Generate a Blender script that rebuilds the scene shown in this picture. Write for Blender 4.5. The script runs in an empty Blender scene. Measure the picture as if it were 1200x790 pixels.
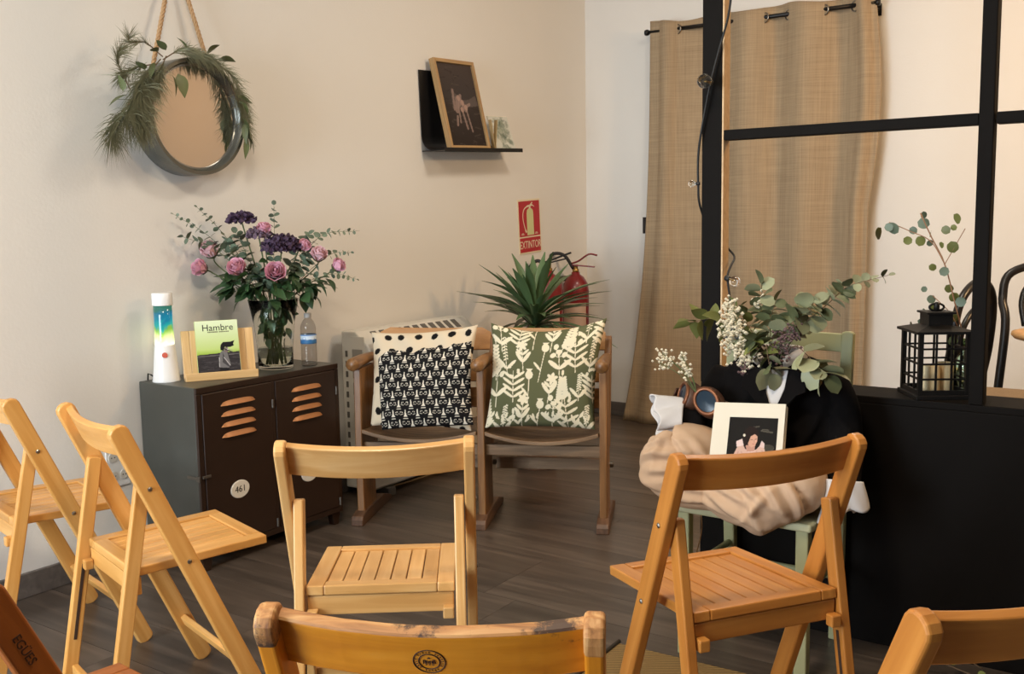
import bpy, bmesh, math, random
import numpy as np
from mathutils import Vector, Matrix, Euler

C = bpy.context.scene.collection
SC = bpy.context.scene
PI = math.pi
random.seed(7)

# ------------------------------------------------------------------ camera
cd = bpy.data.cameras.new('camera'); cam = bpy.data.objects.new('camera', cd); C.objects.link(cam)
cd.sensor_width = 36.0; cd.lens = 1172.8 / 1200 * 36.0; cd.clip_start = 0.05
cam.matrix_world = (Matrix.Translation((3.2082, -5.4611, 1.2402)) @ Matrix.Rotation(0.6069, 4, 'Z')
                    @ Matrix.Rotation(PI / 2 - 0.11837, 4, 'X') @ Matrix.Rotation(-0.0165, 4, 'Z'))
SC.camera = cam

# ------------------------------------------------------------------ world, light, exposure
w = bpy.data.worlds.new('world'); SC.world = w; w.use_nodes = True
w.node_tree.nodes['Background'].inputs[0].default_value = (0.8, 0.9, 1.0, 1)
w.node_tree.nodes['Background'].inputs[1].default_value = 0.05
SC.view_settings.view_transform = 'Standard'; SC.view_settings.look = 'None'
SC.view_settings.exposure = -0.24; SC.view_settings.gamma = 1.0


def area(name, loc, aim, size, power, col, sy=None):
    l = bpy.data.lights.new(name, 'AREA'); l.energy = power; l.color = col
    l.shape = 'RECTANGLE' if sy else 'DISK'; l.size = size
    if sy: l.size_y = sy
    o = bpy.data.objects.new(name, l); C.objects.link(o); o.location = loc
    o.rotation_euler = (Vector(aim) - Vector(loc)).to_track_quat('-Z', 'Y').to_euler()
    return o


area('daylight_window', (0.9, -7.35, 1.25), (0.4, -2.5, 0.7), 1.6, 205, (0.77, 0.89, 1.0), 1.6)
area('ceiling_lamp_front', (2.2, -4.6, 2.88), (1.9, -4.0, 0), 0.5, 50, (1.0, 0.84, 0.64))
area('ceiling_lamp_rear', (1.9, -1.9, 2.88), (1.5, -1.7, 0), 0.5, 26, (1.0, 0.90, 0.76))
area('back_room_lamp', (4.2, -1.5, 2.5), (2.9, -0.2, 1.0), 0.45, 60, (1.0, 0.62, 0.30))

# ------------------------------------------------------------------ materials
def lin(c):
    return tuple((x / 12.92 if x <= 0.04045 else ((x + 0.055) / 1.055) ** 2.4) for x in c)


def srgb(r, g, b):
    return lin((r / 255, g / 255, b / 255)) + (1.0,)


def new_mat(name):
    m = bpy.data.materials.new(name); m.use_nodes = True
    nt = m.node_tree; b = nt.nodes['Principled BSDF']
    return m, nt, b


def nd(nt, t, **kw):
    n = nt.nodes.new(t)
    for k, v in kw.items(): setattr(n, k, v)
    return n


def mat(name, col, rough=0.5, metal=0.0, noise=0.0, nscale=20, bump=0.0, bscale=60, spec=None, trans=0, ior=1.45, emit=None, sheen=0, coat=0):
    m, nt, b = new_mat(name)
    b.inputs['Base Color'].default_value = col; b.inputs['Roughness'].default_value = rough
    b.inputs['Metallic'].default_value = metal
    if spec is not None: b.inputs['Specular IOR Level'].default_value = spec
    if trans: b.inputs['Transmission Weight'].default_value = trans; b.inputs['IOR'].default_value = ior
    if sheen: b.inputs['Sheen Weight'].default_value = sheen
    if coat: b.inputs['Coat Weight'].default_value = coat; b.inputs['Coat Roughness'].default_value = 0.15
    if emit: b.inputs['Emission Color'].default_value = emit[0]; b.inputs['Emission Strength'].default_value = emit[1]
    tc = nd(nt, 'ShaderNodeTexCoord')
    if noise:
        n = nd(nt, 'ShaderNodeTexNoise'); n.inputs['Scale'].default_value = nscale; n.inputs['Detail'].default_value = 5
        nt.links.new(tc.outputs['Object'], n.inputs['Vector'])
        mx = nd(nt, 'ShaderNodeMix', data_type='RGBA')
        mx.inputs['A'].default_value = tuple(x * (1 - noise) for x in col[:3]) + (1,)
        mx.inputs['B'].default_value = tuple(min(1, x * (1 + noise)) for x in col[:3]) + (1,)
        nt.links.new(n.outputs['Fac'], mx.inputs['Factor']); nt.links.new(mx.outputs['Result'], b.inputs['Base Color'])
    if bump:
        n2 = nd(nt, 'ShaderNodeTexNoise'); n2.inputs['Scale'].default_value = bscale; n2.inputs['Detail'].default_value = 4
        nt.links.new(tc.outputs['Object'], n2.inputs['Vector'])
        bp = nd(nt, 'ShaderNodeBump'); bp.inputs['Strength'].default_value = bump; bp.inputs['Distance'].default_value = 0.004
        nt.links.new(n2.outputs['Fac'], bp.inputs['Height']); nt.links.new(bp.outputs['Normal'], b.inputs['Normal'])
    return m


def wood(name, c0, c1, c2, rough=0.42, stretch=(2.2, 34, 34), bump=0.08, vary=0.10, coat=0.0, worn=None):
    """grain runs along the object's own X axis"""
    m, nt, b = new_mat(name)
    tc = nd(nt, 'ShaderNodeTexCoord'); oi = nd(nt, 'ShaderNodeObjectInfo')
    mp = nd(nt, 'ShaderNodeMapping'); mp.inputs['Scale'].default_value = stretch
    nt.links.new(tc.outputs['Object'], mp.inputs['Vector'])
    ml = nd(nt, 'ShaderNodeMath', operation='MULTIPLY'); ml.inputs[1].default_value = 37.0
    nt.links.new(oi.outputs['Random'], ml.inputs[0])
    ad = nd(nt, 'ShaderNodeVectorMath', operation='ADD')
    nt.links.new(mp.outputs['Vector'], ad.inputs[0]); nt.links.new(ml.outputs[0], ad.inputs[1])
    n = nd(nt, 'ShaderNodeTexNoise'); n.inputs['Scale'].default_value = 1.0; n.inputs['Detail'].default_value = 7; n.inputs['Distortion'].default_value = 0.7
    nt.links.new(ad.outputs[0], n.inputs['Vector'])
    cr = nd(nt, 'ShaderNodeValToRGB')
    cr.color_ramp.elements[0].position = 0.28; cr.color_ramp.elements[0].color = c0
    cr.color_ramp.elements[1].position = 0.72; cr.color_ramp.elements[1].color = c2
    e = cr.color_ramp.elements.new(0.5); e.color = c1
    nt.links.new(n.outputs['Fac'], cr.inputs['Fac'])
    hs = nd(nt, 'ShaderNodeHueSaturation')
    mr = nd(nt, 'ShaderNodeMapRange'); mr.inputs['To Min'].default_value = 1 - vary; mr.inputs['To Max'].default_value = 1 + vary
    nt.links.new(oi.outputs['Random'], mr.inputs['Value']); nt.links.new(mr.outputs[0], hs.inputs['Value'])
    nt.links.new(cr.outputs['Color'], hs.inputs['Color'])
    out = hs.outputs['Color']
    if worn:
        n3 = nd(nt, 'ShaderNodeTexNoise'); n3.inputs['Scale'].default_value = 9; n3.inputs['Detail'].default_value = 8; n3.inputs['Roughness'].default_value = 0.7
        nt.links.new(tc.outputs['Object'], n3.inputs['Vector'])
        r3 = nd(nt, 'ShaderNodeValToRGB'); r3.color_ramp.elements[0].position = worn[1]; r3.color_ramp.elements[1].position = worn[1] + 0.06
        nt.links.new(n3.outputs['Fac'], r3.inputs['Fac'])
        mx = nd(nt, 'ShaderNodeMix', data_type='RGBA'); mx.inputs['B'].default_value = worn[0]
        nt.links.new(r3.outputs['Color'], mx.inputs['Factor']); nt.links.new(out, mx.inputs['A']); out = mx.outputs['Result']
    nt.links.new(out, b.inputs['Base Color'])
    b.inputs['Roughness'].default_value = rough
    if coat: b.inputs['Coat Weight'].default_value = coat; b.inputs['Coat Roughness'].default_value = 0.25
    bp = nd(nt, 'ShaderNodeBump'); bp.inputs['Strength'].default_value = bump; bp.inputs['Distance'].default_value = 0.002
    nt.links.new(n.outputs['Fac'], bp.inputs['Height']); nt.links.new(bp.outputs['Normal'], b.inputs['Normal'])
    return m


def print_mat(name, rough=0.6):
    """colour comes from the print stored on the mesh"""
    m, nt, b = new_mat(name); a = nd(nt, 'ShaderNodeAttribute'); a.attribute_name = 'print'
    nt.links.new(a.outputs['Color'], b.inputs['Base Color']); b.inputs['Specular IOR Level'].default_value = .2; b.inputs['Roughness'].default_value = rough
    return m


M = {}
M['wall'] = mat('wall_paint', srgb(226, 223, 217), 0.85, noise=0.02, nscale=3, bump=0.10, bscale=90)
M['wall_tan'] = mat('wall_tan_paint', srgb(134, 126, 118), 0.85, noise=0.03, nscale=3)  # darker tan for unseen surfaces, set to tone down the mirror's reflection
M['ceiling'] = mat('ceiling_paint', srgb(228, 222, 212), 0.9)
M['baseboard'] = wood('baseboard_wood', srgb(88, 82, 78), srgb(100, 93, 88), srgb(112, 105, 99), 0.5)
M['floor'] = wood('floor_laminate', srgb(64, 55, 48), srgb(82, 71, 62), srgb(104, 90, 79), 0.34, (1.6, 22, 22), 0.05, 0.10)
M['gap'] = mat('dark_gap', srgb(30, 26, 23), 0.8)
M['beech'] = wood('beech', srgb(192, 132, 62), srgb(208, 150, 78), srgb(222, 168, 98), 0.36, coat=0.15)
M['beech_pale'] = wood('beech_pale', srgb(200, 148, 84), srgb(215, 165, 101), srgb(226, 182, 122), 0.36, coat=0.15)
M['beech_orange'] = wood('beech_orange', srgb(172, 106, 42), srgb(187, 121, 52), srgb(202, 138, 66), 0.34, coat=0.2)
M['beech_old'] = wood('beech_old', srgb(184, 108, 18), srgb(200, 124, 24), srgb(212, 138, 36), 0.34, coat=0.25, worn=(srgb(120, 74, 34), 0.66))
M['beech_wear'] = wood('beech_wear', srgb(120, 74, 36), srgb(180, 124, 70), srgb(214, 168, 110), 0.6, (9, 60, 60), 0.3, worn=(srgb(70, 46, 30), 0.55))
M['beech_dark'] = wood('beech_dark', srgb(128, 66, 18), srgb(146, 78, 24), srgb(160, 90, 32), 0.4, coat=0.15)
M['burnt'] = mat('burnt_mark', srgb(58, 30, 12), 0.8)
M['groove'] = mat('groove_shadow', srgb(60, 38, 22), 0.9)
M['steel'] = mat('steel', srgb(150, 145, 138), 0.3, 1.0)


# ------------------------------------------------------------------ mesh helpers
class MB:
    def __init__(s): s.v = []; s.f = []; s.m = []
    def add(s, verts, faces, mi=0):
        o = len(s.v); s.v += [tuple(p) for p in verts]; s.f += [tuple(i + o for i in f) for f in faces]; s.m += [mi] * len(faces)
        return s
    def box(s, c, d, R=None, mi=0):
        c = Vector(c); R = R or Matrix.Identity(3)
        vs = [c + R @ Vector((x * d[0] / 2, y * d[1] / 2, z * d[2] / 2)) for x in (-1, 1) for y in (-1, 1) for z in (-1, 1)]
        return s.add(vs, [(0, 1, 3, 2), (4, 6, 7, 5), (0, 4, 5, 1), (2, 3, 7, 6), (0, 2, 6, 4), (1, 5, 7, 3)], mi)
    def tube(s, pts, r, n=8, cap=True, mi=0, flat=None):
        pts = [Vector(p) for p in pts]; k = len(pts); rs = r if isinstance(r, (list, tuple)) else [r] * k
        vs = []; fs = []; up = None
        for i, p in enumerate(pts):
            t = (pts[min(i + 1, k - 1)] - pts[max(i - 1, 0)]).normalized()
            if up is None:
                up = Vector((0, 0, 1)) if abs(t.z) < 0.9 else Vector((1, 0, 0))
            a = t.cross(up)
            a = a.normalized() if a.length > 1e-6 else t.orthogonal().normalized()
            b = a.cross(t).normalized(); up = b
            fl = flat or 1
            for j in range(n):
                an = 2 * PI * j / n
                vs.append(p + a * math.cos(an) * rs[i] + b * math.sin(an) * rs[i] * fl)
        for i in range(k - 1):
            for j in range(n):
                fs.append((i * n + j, i * n + (j + 1) % n, (i + 1) * n + (j + 1) % n, (i + 1) * n + j))
        if cap: fs += [tuple(range(n))[::-1], tuple((k - 1) * n + j for j in range(n))]
        return s.add(vs, fs, mi)
    def lathe(s, prof, n=24, c=(0, 0, 0), mi=0, cap=True, R=None):
        vs = []; fs = []; c = Vector(c)
        for r, z in prof:
            for j in range(n):
                p = Vector((r * math.cos(2 * PI * j / n), r * math.sin(2 * PI * j / n), z))
                vs.append(c + (R @ p if R else p))
        for i in range(len(prof) - 1):
            for j in range(n):
                fs.append((i * n + j, i * n + (j + 1) % n, (i + 1) * n + (j + 1) % n, (i + 1) * n + j))
        if cap: fs += [tuple(range(n))[::-1], tuple((len(prof) - 1) * n + j for j in range(n))]
        return s.add(vs, fs, mi)
    def prism(s, outline, t, O=(0, 0, 0), X=(1, 0, 0), Y=(0, 1, 0), mi=0):
        """outline in the X-Y plane, thickness t along X x Y, centred"""
        O, X, Y = Vector(O), Vector(X), Vector(Y); N = X.cross(Y).normalized(); n = len(outline)
        vs = [O + X * a + Y * b - N * t / 2 for a, b in outline] + [O + X * a + Y * b + N * t / 2 for a, b in outline]
        fs = [tuple(range(n))[::-1], tuple(range(n, 2 * n))] + [(i, (i + 1) % n, n + (i + 1) % n, n + i) for i in range(n)]
        return s.add(vs, fs, mi)
    def grid(s, fn, nu, nv, mi=0):
        vs = [fn(i / nu, j / nv) for j in range(nv + 1) for i in range(nu + 1)]
        fs = [(j * (nu + 1) + i, j * (nu + 1) + i + 1, (j + 1) * (nu + 1) + i + 1, (j + 1) * (nu + 1) + i) for j in range(nv) for i in range(nu)]
        return s.add(vs, fs, mi)
    def mesh(s, name, mats, smooth=False):
        me = bpy.data.meshes.new(name); me.from_pydata(s.v, [], s.f)
        for m in (mats if isinstance(mats, (list, tuple)) else [mats]): me.materials.append(m)
        if any(s.m): me.polygons.foreach_set('material_index', s.m)
        bm = bmesh.new(); bm.from_mesh(me); bmesh.ops.recalc_face_normals(bm, faces=bm.faces); bm.to_mesh(me); bm.free()
        if smooth: me.polygons.foreach_set('use_smooth', [True] * len(me.polygons))
        me.update(); return me
    def build(s, name, mats, parent=None, smooth=False, bevel=0.0, seg=2, loc=None, rot=None, matrix=None, stuff=False, label=None):
        return link(name, s.mesh(name, mats, smooth), parent, bevel, seg, loc, rot, matrix, stuff, label, smooth)


def link(name, me, parent=None, bevel=0, seg=2, loc=None, rot=None, matrix=None, stuff=False, label=None, smooth=False):
    o = bpy.data.objects.new(name, me); C.objects.link(o)
    if parent: o.parent = parent
    if loc is not None: o.location = loc
    if rot is not None: o.rotation_euler = rot
    if matrix is not None: o.matrix_basis = matrix
    if bevel:
        bv = o.modifiers.new('bevel', 'BEVEL'); bv.width = bevel; bv.segments = seg; bv.limit_method = 'ANGLE'; bv.angle_limit = math.radians(40)
        if not smooth:
            bv.harden_normals = False
    if stuff: o['kind'] = 'stuff'
    if label: o['label'] = label
    return o


def thing(name, label, cat, loc=(0, 0, 0), rz=0.0, group=None, rot=None):
    o = bpy.data.objects.new(name, None); C.objects.link(o); o.location = loc
    o.rotation_euler = rot or (0, 0, rz); o.empty_display_size = 0.1
    return tag(o, label, cat, group)


def tag(o, label, cat, group=None):
    o['label'] = label; o['category'] = cat
    if group: o['group'] = group
    return o


def frame(p0, X, N):
    X = Vector(X).normalized(); N = Vector(N); N = (N - X * N.dot(X)).normalized(); Y = N.cross(X)
    m = Matrix((X, Y, N)).transposed().to_4x4(); m.translation = Vector(p0); return m


def board(name, parent, p0, p1, nrm, width, thick, m, r0=0, r1=0, bevel=0.003, label=None, seg=2):
    """a plank from p0 to p1 with its grain along its own X, broad face towards nrm; r0/r1 round the ends"""
    p0, p1 = Vector(p0), Vector(p1); L = (p1 - p0).length; h = width / 2; out = []
    def end(x, s, r):
        if r <= 0: return [(x, -h * s), (x, h * s)]
        k = 6; q = []
        for i in range(k + 1):
            a = -PI / 2 + PI * i / k
            q.append((x - s * r + s * r * math.cos(a), h * s * math.sin(a)))
        return q
    out = end(L, 1, r1) + end(0, -1, r0)
    return MB().prism(out, thick).build(name, m, parent, bevel=bevel, seg=seg, matrix=frame(p0, p1 - p0, nrm), label=label)


def text(name, body, size, m, parent, matrix, extr=0.0004, sx=1.0, align='CENTER', label=None):
    cu = bpy.data.curves.new(name, 'FONT'); cu.body = body; cu.size = size; cu.extrude = extr; cu.align_x = align; cu.align_y = 'CENTER'
    cu.resolution_u = 3
    t = bpy.data.objects.new(name + '_tmp', cu); C.objects.link(t)
    bpy.context.view_layer.update()
    me = bpy.data.meshes.new_from_object(t.evaluated_get(bpy.context.evaluated_depsgraph_get()))
    bpy.data.objects.remove(t); me.name = name
    if sx != 1.0: me.transform(Matrix.Diagonal((sx, 1, 1, 1)))
    me.materials.clear(); me.materials.append(m)
    return link(name, me, parent, matrix=matrix, label=label)


def struct(o): o['kind'] = 'structure'; return o


# ------------------------------------------------------------------ the room
X1, Y0, H = 6.0, -7.6, 2.95
b = MB(); b.box((-0.06, Y0 / 2, H / 2), (0.12, -Y0 + 0.24, H)); struct(b.build('wall_left', M['wall']))
b = MB(); b.box((X1 / 2, 0.06, H / 2), (X1, 0.12, H)); struct(b.build('wall_back', M['wall']))
b = MB(); b.box((X1 + 0.06, Y0 / 2, H / 2), (0.12, -Y0 + 0.24, H)); struct(b.build('wall_right', M['wall_tan']))
b = MB(); b.box((X1 / 2, Y0 - 0.06, H / 2), (X1, 0.12, H)); struct(b.build('wall_front', M['wall']))
b = MB(); b.box((X1 / 2, Y0 / 2, H + 0.05), (X1 + .24, -Y0 + .24, 0.1)); struct(b.build('ceiling', M['ceiling']))
b = MB(); b.box((X1 / 2, Y0 / 2, -0.055), (X1 + .24, -Y0 + .24, 0.09)); fl = struct(b.build('floor', M['gap']))
# laminate planks, each its own board running along X
PW, PL = 0.192, 1.285
pm = MB().box((PL / 2 - 0.0006, 0, -0.005), (PL - 0.0012, PW - 0.0016, 0.010)).mesh('plank', M['floor'])
half = MB().box((X1 / 2, 0, -0.005), (X1, PW - 0.0016, 0.010)).mesh('plank_long', M['floor'])
row = 0; y = -PW / 2
while y > Y0:
    off = -random.choice((0.0, 0.33, 0.62, 0.9, 0.48, 0.2)) * PL
    x = off
    while x < X1:
        vis = y > -5.1 and x < 3.9 and not (y > -2.3 and x > 2.6)
        if vis:
            if x < 0:
                me = MB().box(((x + PL) / 2, 0, -0.005), (x + PL - 0.0012, PW - 0.0016, 0.010)).mesh('plank', M['floor'])
                link('plank', me, fl, loc=(0, y, 0))
            else: link('plank', pm, fl, loc=(x, y, 0))
            last = x + PL
        x += PL
    if y > -5.1:
        le = last
        me = MB().box(((X1 - le) / 2, 0, -0.005), (X1 - le - 0.001, PW - 0.0016, 0.010)).mesh('plank', M['floor'])
        link('plank', me, fl, loc=(le, y, 0))
    else: link('plank', half, fl, loc=(0, y, 0))
    row += 1; y -= PW
refl_ = MB(); refl_.box((3.95, -0.02, 1.32), (1.5, 0.04, 2.64)); struct(refl_.build('mirror_tan_panel', M['wall_tan'], bevel=.004))  # unseen panel, added so the mirror reflects a darker tan
bl = MB(); bl.box((0.007, Y0 / 2, 0.042), (0.014, -Y0, 0.084)); struct(bl.build('baseboard_left', M['baseboard'], bevel=0.003))
bb = MB(); bb.box((1.607, -0.007, 0.042), (3.186, 0.014, 0.084)); bb.box((5.35, -0.007, 0.042), (1.28, 0.014, 0.084)); struct(bb.build('baseboard_back', M['baseboard'], bevel=0.003))


# ------------------------------------------------------------------ folding chairs
def folding_chair(x, y, deg, label, cp, m, crest=False, writing=False, wear=False):
    tw, ty, tz, fy, sz, sy0, sy1, sz1, lz = cp
    root = thing('folding_chair', label, 'chair', (x, y, 0), math.radians(deg), 'wooden folding chairs set out in the room')
    TH = 0.024; k = lambda z: fy + (ty - fy) * z / tz
    lw = tw - TH - 0.001; sw = lw - 0.0135
    ry = -0.25; pd = Vector((0, ty - fy, tz)).normalized(); pn = Vector((0, pd.z, -pd.y))
    post_m = m
    posts = []
    for s in (-1, 1):
        p = board('back_post', root, (s * tw, fy, 0) + Vector() if False else Vector((s * tw, fy, 0)), Vector((s * tw, ty, tz)), (s, 0, 0), 0.047, TH, post_m, r0=0.016, r1=0.020, bevel=0.005, seg=3)
        posts.append(p)
        for zz in (() if writing else (lz, (sz + sz1) / 2)):
            R = Matrix.Rotation(s * PI / 2, 3, 'Y')
            bolt = MB().lathe([(0.0055, -0.002), (0.0055, 0.0015), (0.003, 0.003)], 10, R=R)
            bo = bolt.build('bolt', M['steel'], root, loc=(s * (tw + TH / 2 + 0.0005), k(zz), zz), smooth=False)
        a, c = Vector((s * lw, k(lz) - 0.004, lz + 0.012)), Vector((s * lw, ry, 0))
        leg = board('rear_leg', root, c, a, (s, 0, 0), 0.034, 0.022, m, r1=0.004, bevel=0.003)
        d = (a - c).normalized()
        q0, q1 = c + d * 0.17, c + d * 0.37
        sl = MB().box((0, 0, 0), ((q1 - q0).length, 0.008, 0.002))
        sl.build('slot', M['groove'], leg, matrix=leg.matrix_basis.inverted() @ frame((q0 + q1) / 2 + Vector((-s * 0.0112, 0, 0)), q1 - q0, (-s, 0, 0)))
    # seat: frame of four rails with slats let in
    sd = Vector((0, sy1 - sy0, sz1 - sz)); nrm = Vector((0, -sd.z, sd.y)).normalized(); L = sd.length
    at = lambda xx, t, up=0.0: Vector((xx, sy0, sz)) + sd * t + nrm * up
    T = 0.022
    for s in (-1, 1):
        board('seat_rail', root, at(s * (sw - 0.019), 0.0, -T / 2), at(s * (sw - 0.019), 1.0, -T / 2), nrm, 0.038, T, m, bevel=0.003)
    ft = 0.036 / L
    board('seat_rail', root, at(-sw + 0.0385, ft / 2, -T / 2), at(sw - 0.0385, ft / 2, -T / 2), nrm, 0.036, T, m, bevel=0.003)
    board('seat_rail', root, at(-sw + 0.0385, 1 - ft / 2, -T / 2), at(sw - 0.0385, 1 - ft / 2, -T / 2), nrm, 0.036, T, m, bevel=0.003)
    n = 7; iw = 2 * (sw - 0.0385); ws = iw / n
    for i in range(n):
        xx = -iw / 2 + ws * (i + 0.5)
        board('seat_slat', root, at(xx, ft + 0.002, -0.012), at(xx, 1 - ft - 0.002, -0.012), nrm, ws - 0.0028, 0.014, m, bevel=0.0015, seg=1)
    # cross rail under the back of the seat, with the two pegs that ride in the leg slots
    zr = sz - T - 0.024
    board('cross_rail', root, Vector((-sw + .002, sy0 + 0.012, zr)), Vector((sw - .002, sy0 + 0.012, zr)), (0, -1, 0), 0.044, 0.020, m)
    for s in (-1, 1):
        MB().box((0, 0, 0), (0.024, 0.022, 0.026)).build('peg', m, root, bevel=0.003, loc=(s * (sw - 0.014), sy0 - 0.010, zr - 0.018))
    for yy, zz, hw in ((k(0.13) + 0.0, 0.13, tw - TH / 2 + .002), (ry + 0.022, 0.09, lw - 0.019)):
        board('stretcher', root, Vector((-hw, yy, zz)), Vector((hw, yy, zz)), pn if zz > .1 else (0, 1, 0), 0.030, 0.016, m)
    # curved top slat between the posts
    hw = tw - TH / 2 + 0.003; hh = 0.076; cz = tz - (0.046 if not wear else 0.050); off = 0.004
    ctr = Vector((0, k(cz), cz)) + pn * off
    X = Vector((1, 0, 0)); nseg = 14; vs = []; fs = []
    sl = MB(); tk = 0.018
    for i in range(nseg + 1):
        u = -1 + 2 * i / nseg; bow = -0.022 * (1 - u * u) + 0.006
        for (e, t) in ((-1, -1), (1, -1), (1, 1), (-1, 1)):
            vs.append((u * hw, e * hh / 2, bow + t * tk / 2))
    for i in range(nseg):
        for j in range(4): fs.append((i * 4 + j, i * 4 + (j + 1) % 4, (i + 1) * 4 + (j + 1) % 4, (i + 1) * 4 + j))
    fs += [(0, 1, 2, 3), tuple(nseg * 4 + j for j in (3, 2, 1, 0))]
    sl.add(vs, fs)
    slat = sl.build('back_slat', m, root, bevel=0.003, matrix=frame(ctr, X, pn))
    if wear:   # bare, chipped upper edge of the slat and the post tops
        ew = MB(); pts = []
        for i in range(nseg + 1):
            u = (-1 + 2 * i / nseg) * 0.985; bow = -0.022 * (1 - u * u) + 0.006
            pts.append((u * hw, -hh / 2 - 0.0005 + random.uniform(-.0006, .0006), bow))
        ew.tube(pts, 0.0034, 8, flat=2.85); ew.build('worn_edge', M['beech_wear'], slat, label='chipped bare upper edge')
        for s in (-1, 1):
            tp = Vector((s * tw, ty, tz)); board('worn_top', root, tp - pd * random.uniform(.034, .050), tp + pd * .0006, (s, 0, 0), .0484, TH + .0014, M['beech_wear'], r1=0.0206, bevel=.0055, seg=3, label='chipped bare post top')
    if crest:
        cm = MB(); z0 = -0.022 + 0.006 - tk / 2 - 0.0006
        f = lambda px, py: (px, -(py + 0.019) + 0.003, -0.022 * (1 - (px / hw) ** 2) + 0.006 - tk / 2 - 0.0005)
        for R in (0.0195, 0.0128):
            cm.tube([f(R * math.cos(2 * PI * i / 40), R * math.sin(2 * PI * i / 40) - 0.019) for i in range(41)], 0.0007, 5)
        for i in range(26):
            if i % 6 == 5: continue
            a = 2 * PI * i / 26; r0, r1 = 0.0150, 0.0150 + random.choice((0.002, 0.0026, 0.0014))
            cm.tube([f(r0 * math.cos(a), r0 * math.sin(a) - 0.019), f(r1 * math.cos(a + .05), r1 * math.sin(a + .05) - 0.019)], 0.0006, 4)
        for dx, w2, h2 in ((-0.0058, .0024, .006), (-0.0022, .0026, .0045), (0.0022, .0026, .0045), (0.006, .0022, .0065)):
            cm.tube([f(dx - w2 / 2, -0.0225), f(dx - w2 / 2, -0.0225 + h2), f(dx + w2 / 2, -0.0225 + h2), f(dx + w2 / 2, -0.0225)], 0.0006, 4)
        for dx, dy in ((-.001, -.0135), (0, -.0125), (.001, -.0135), (0, -.0245), (-.004, -.0245), (.004, -.0245)):
            cm.tube([f(dx - .0008, dy), f(dx + .0008, dy)], 0.0008, 4)
        cm.build('stamped_crest', M['burnt'], slat, label='dark round stamp with two rings and a small emblem', stuff=True)
    if writing:
        p = posts[1]; Lp = (Vector((tw, fy, 0)) - Vector((tw, ty, tz))).length
        mm = p.matrix_basis.copy()
        X = -mm.col[0].xyz; N = Vector((1, 0, 0))
        o = Vector((tw, ty, tz)) + (-pd) * writing + N * (TH / 2 + 0.0004)
        text('carved_word', 'EGÜES', 0.0172, M['burnt'], p, p.matrix_basis.inverted() @ frame(o, X, N), label='dark hand-carved word')
    return root


CH = 'folding_chair'
folding_chair(1.648, -3.750, 37.3, 'pale beech folding chair seen squarely from behind, facing the old cinema seats', (0.201, -0.203, 0.775, 0.155, 0.447, -0.177, 0.161, 0.424, 0.621), M['beech_pale'])
folding_chair(1.051, -3.894, -15.4, 'honey-coloured folding chair in front of the metal locker, its seat corner below the number plate', (0.198, -0.203, 0.785, 0.137, 0.430, -0.171, 0.175, 0.438, 0.628), M['beech'])
folding_chair(2.358, -3.450, 55.5, 'orange-toned folding chair in front of the seated dressed figure', (0.211, -0.193, 0.783, 0.119, 0.456, -0.182, 0.194, 0.431, 0.627), M['beech_orange'])
folding_chair(0.409, -3.836, -12.5, 'light folding chair against the left wall, cut off by the left picture edge', (0.217, -0.182, 0.779, 0.156, 0.440, -0.178, 0.142, 0.431, 0.627), M['beech'])
folding_chair(2.372, -4.401, 28.2, 'old worn yellow-orange folding chair with a stamped round crest on its chipped back slat', (0.198, -0.210, 0.776, 0.155, 0.440, -0.178, 0.170, 0.433, 0.627), M['beech_old'], crest=True, wear=True)
folding_chair(2.925, -3.993, 53.0, 'orange folding chair at the bottom right corner, only its back slat and one post showing', (0.207, -0.210, 0.780, 0.155, 0.440, -0.178, 0.170, 0.433, 0.627), M['beech_orange'])
folding_chair(1.740, -4.607, -5.0, 'dark orange folding chair at the bottom left corner with EGÜES carved on its post', (0.207, -0.210, 0.780, 0.155, 0.440, -0.178, 0.170, 0.433, 0.627), M['beech_dark'], writing=0.110)

# ------------------------------------------------------------------ metal locker
M['locker_side'] = mat('locker_grey_paint', srgb(66, 67, 62), 0.38, noise=0.12, nscale=14, bump=0.05, bscale=40)
M['locker_door'] = mat('locker_brown_paint', srgb(44, 28, 19), 0.35, noise=0.15, nscale=12, bump=0.05, bscale=40)
M['louver_lit'] = mat('locker_louver_lit', srgb(168, 112, 66), 0.42, 0.35, noise=0.15, nscale=40)  # warm light caught by the louvers, put into their lighter colour
M['enamel'] = mat('white_enamel', srgb(226, 220, 208), 0.35)
M['black_ink'] = mat('black_ink', srgb(22, 20, 20), 0.6)
M['iron'] = mat('dull_iron', srgb(110, 104, 96), 0.45, 0.8)
LZ = 0.668
lk = thing('metal_locker', 'low two-door metal locker with louvred brown doors and grey side', 'locker', (0.0, -2.918, 0))
y0, y1, xf = -0.348, 0.348, 0.33
b = MB(); b.box((xf / 2 + .008, 0, (LZ + .055) / 2), (xf - .016, 0.696, LZ - .055)); b.build('body', M['locker_side'], lk, bevel=0.004)
b = MB()
for (c, d) in (((xf + .004, 0, LZ - .011), (.012, .696, .022)), ((xf + .004, 0, .066), (.012, .696, .022)), ((xf + .004, y0 + .010, .36), (.012, .020, .57)), ((xf + .004, y1 - .010, .36), (.012, .020, .57)), ((xf + .004, 0, .36), (.012, .018, .57))): b.box(c, d)
b.build('front_frame', M['locker_door'], lk, bevel=0.0015)
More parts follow.
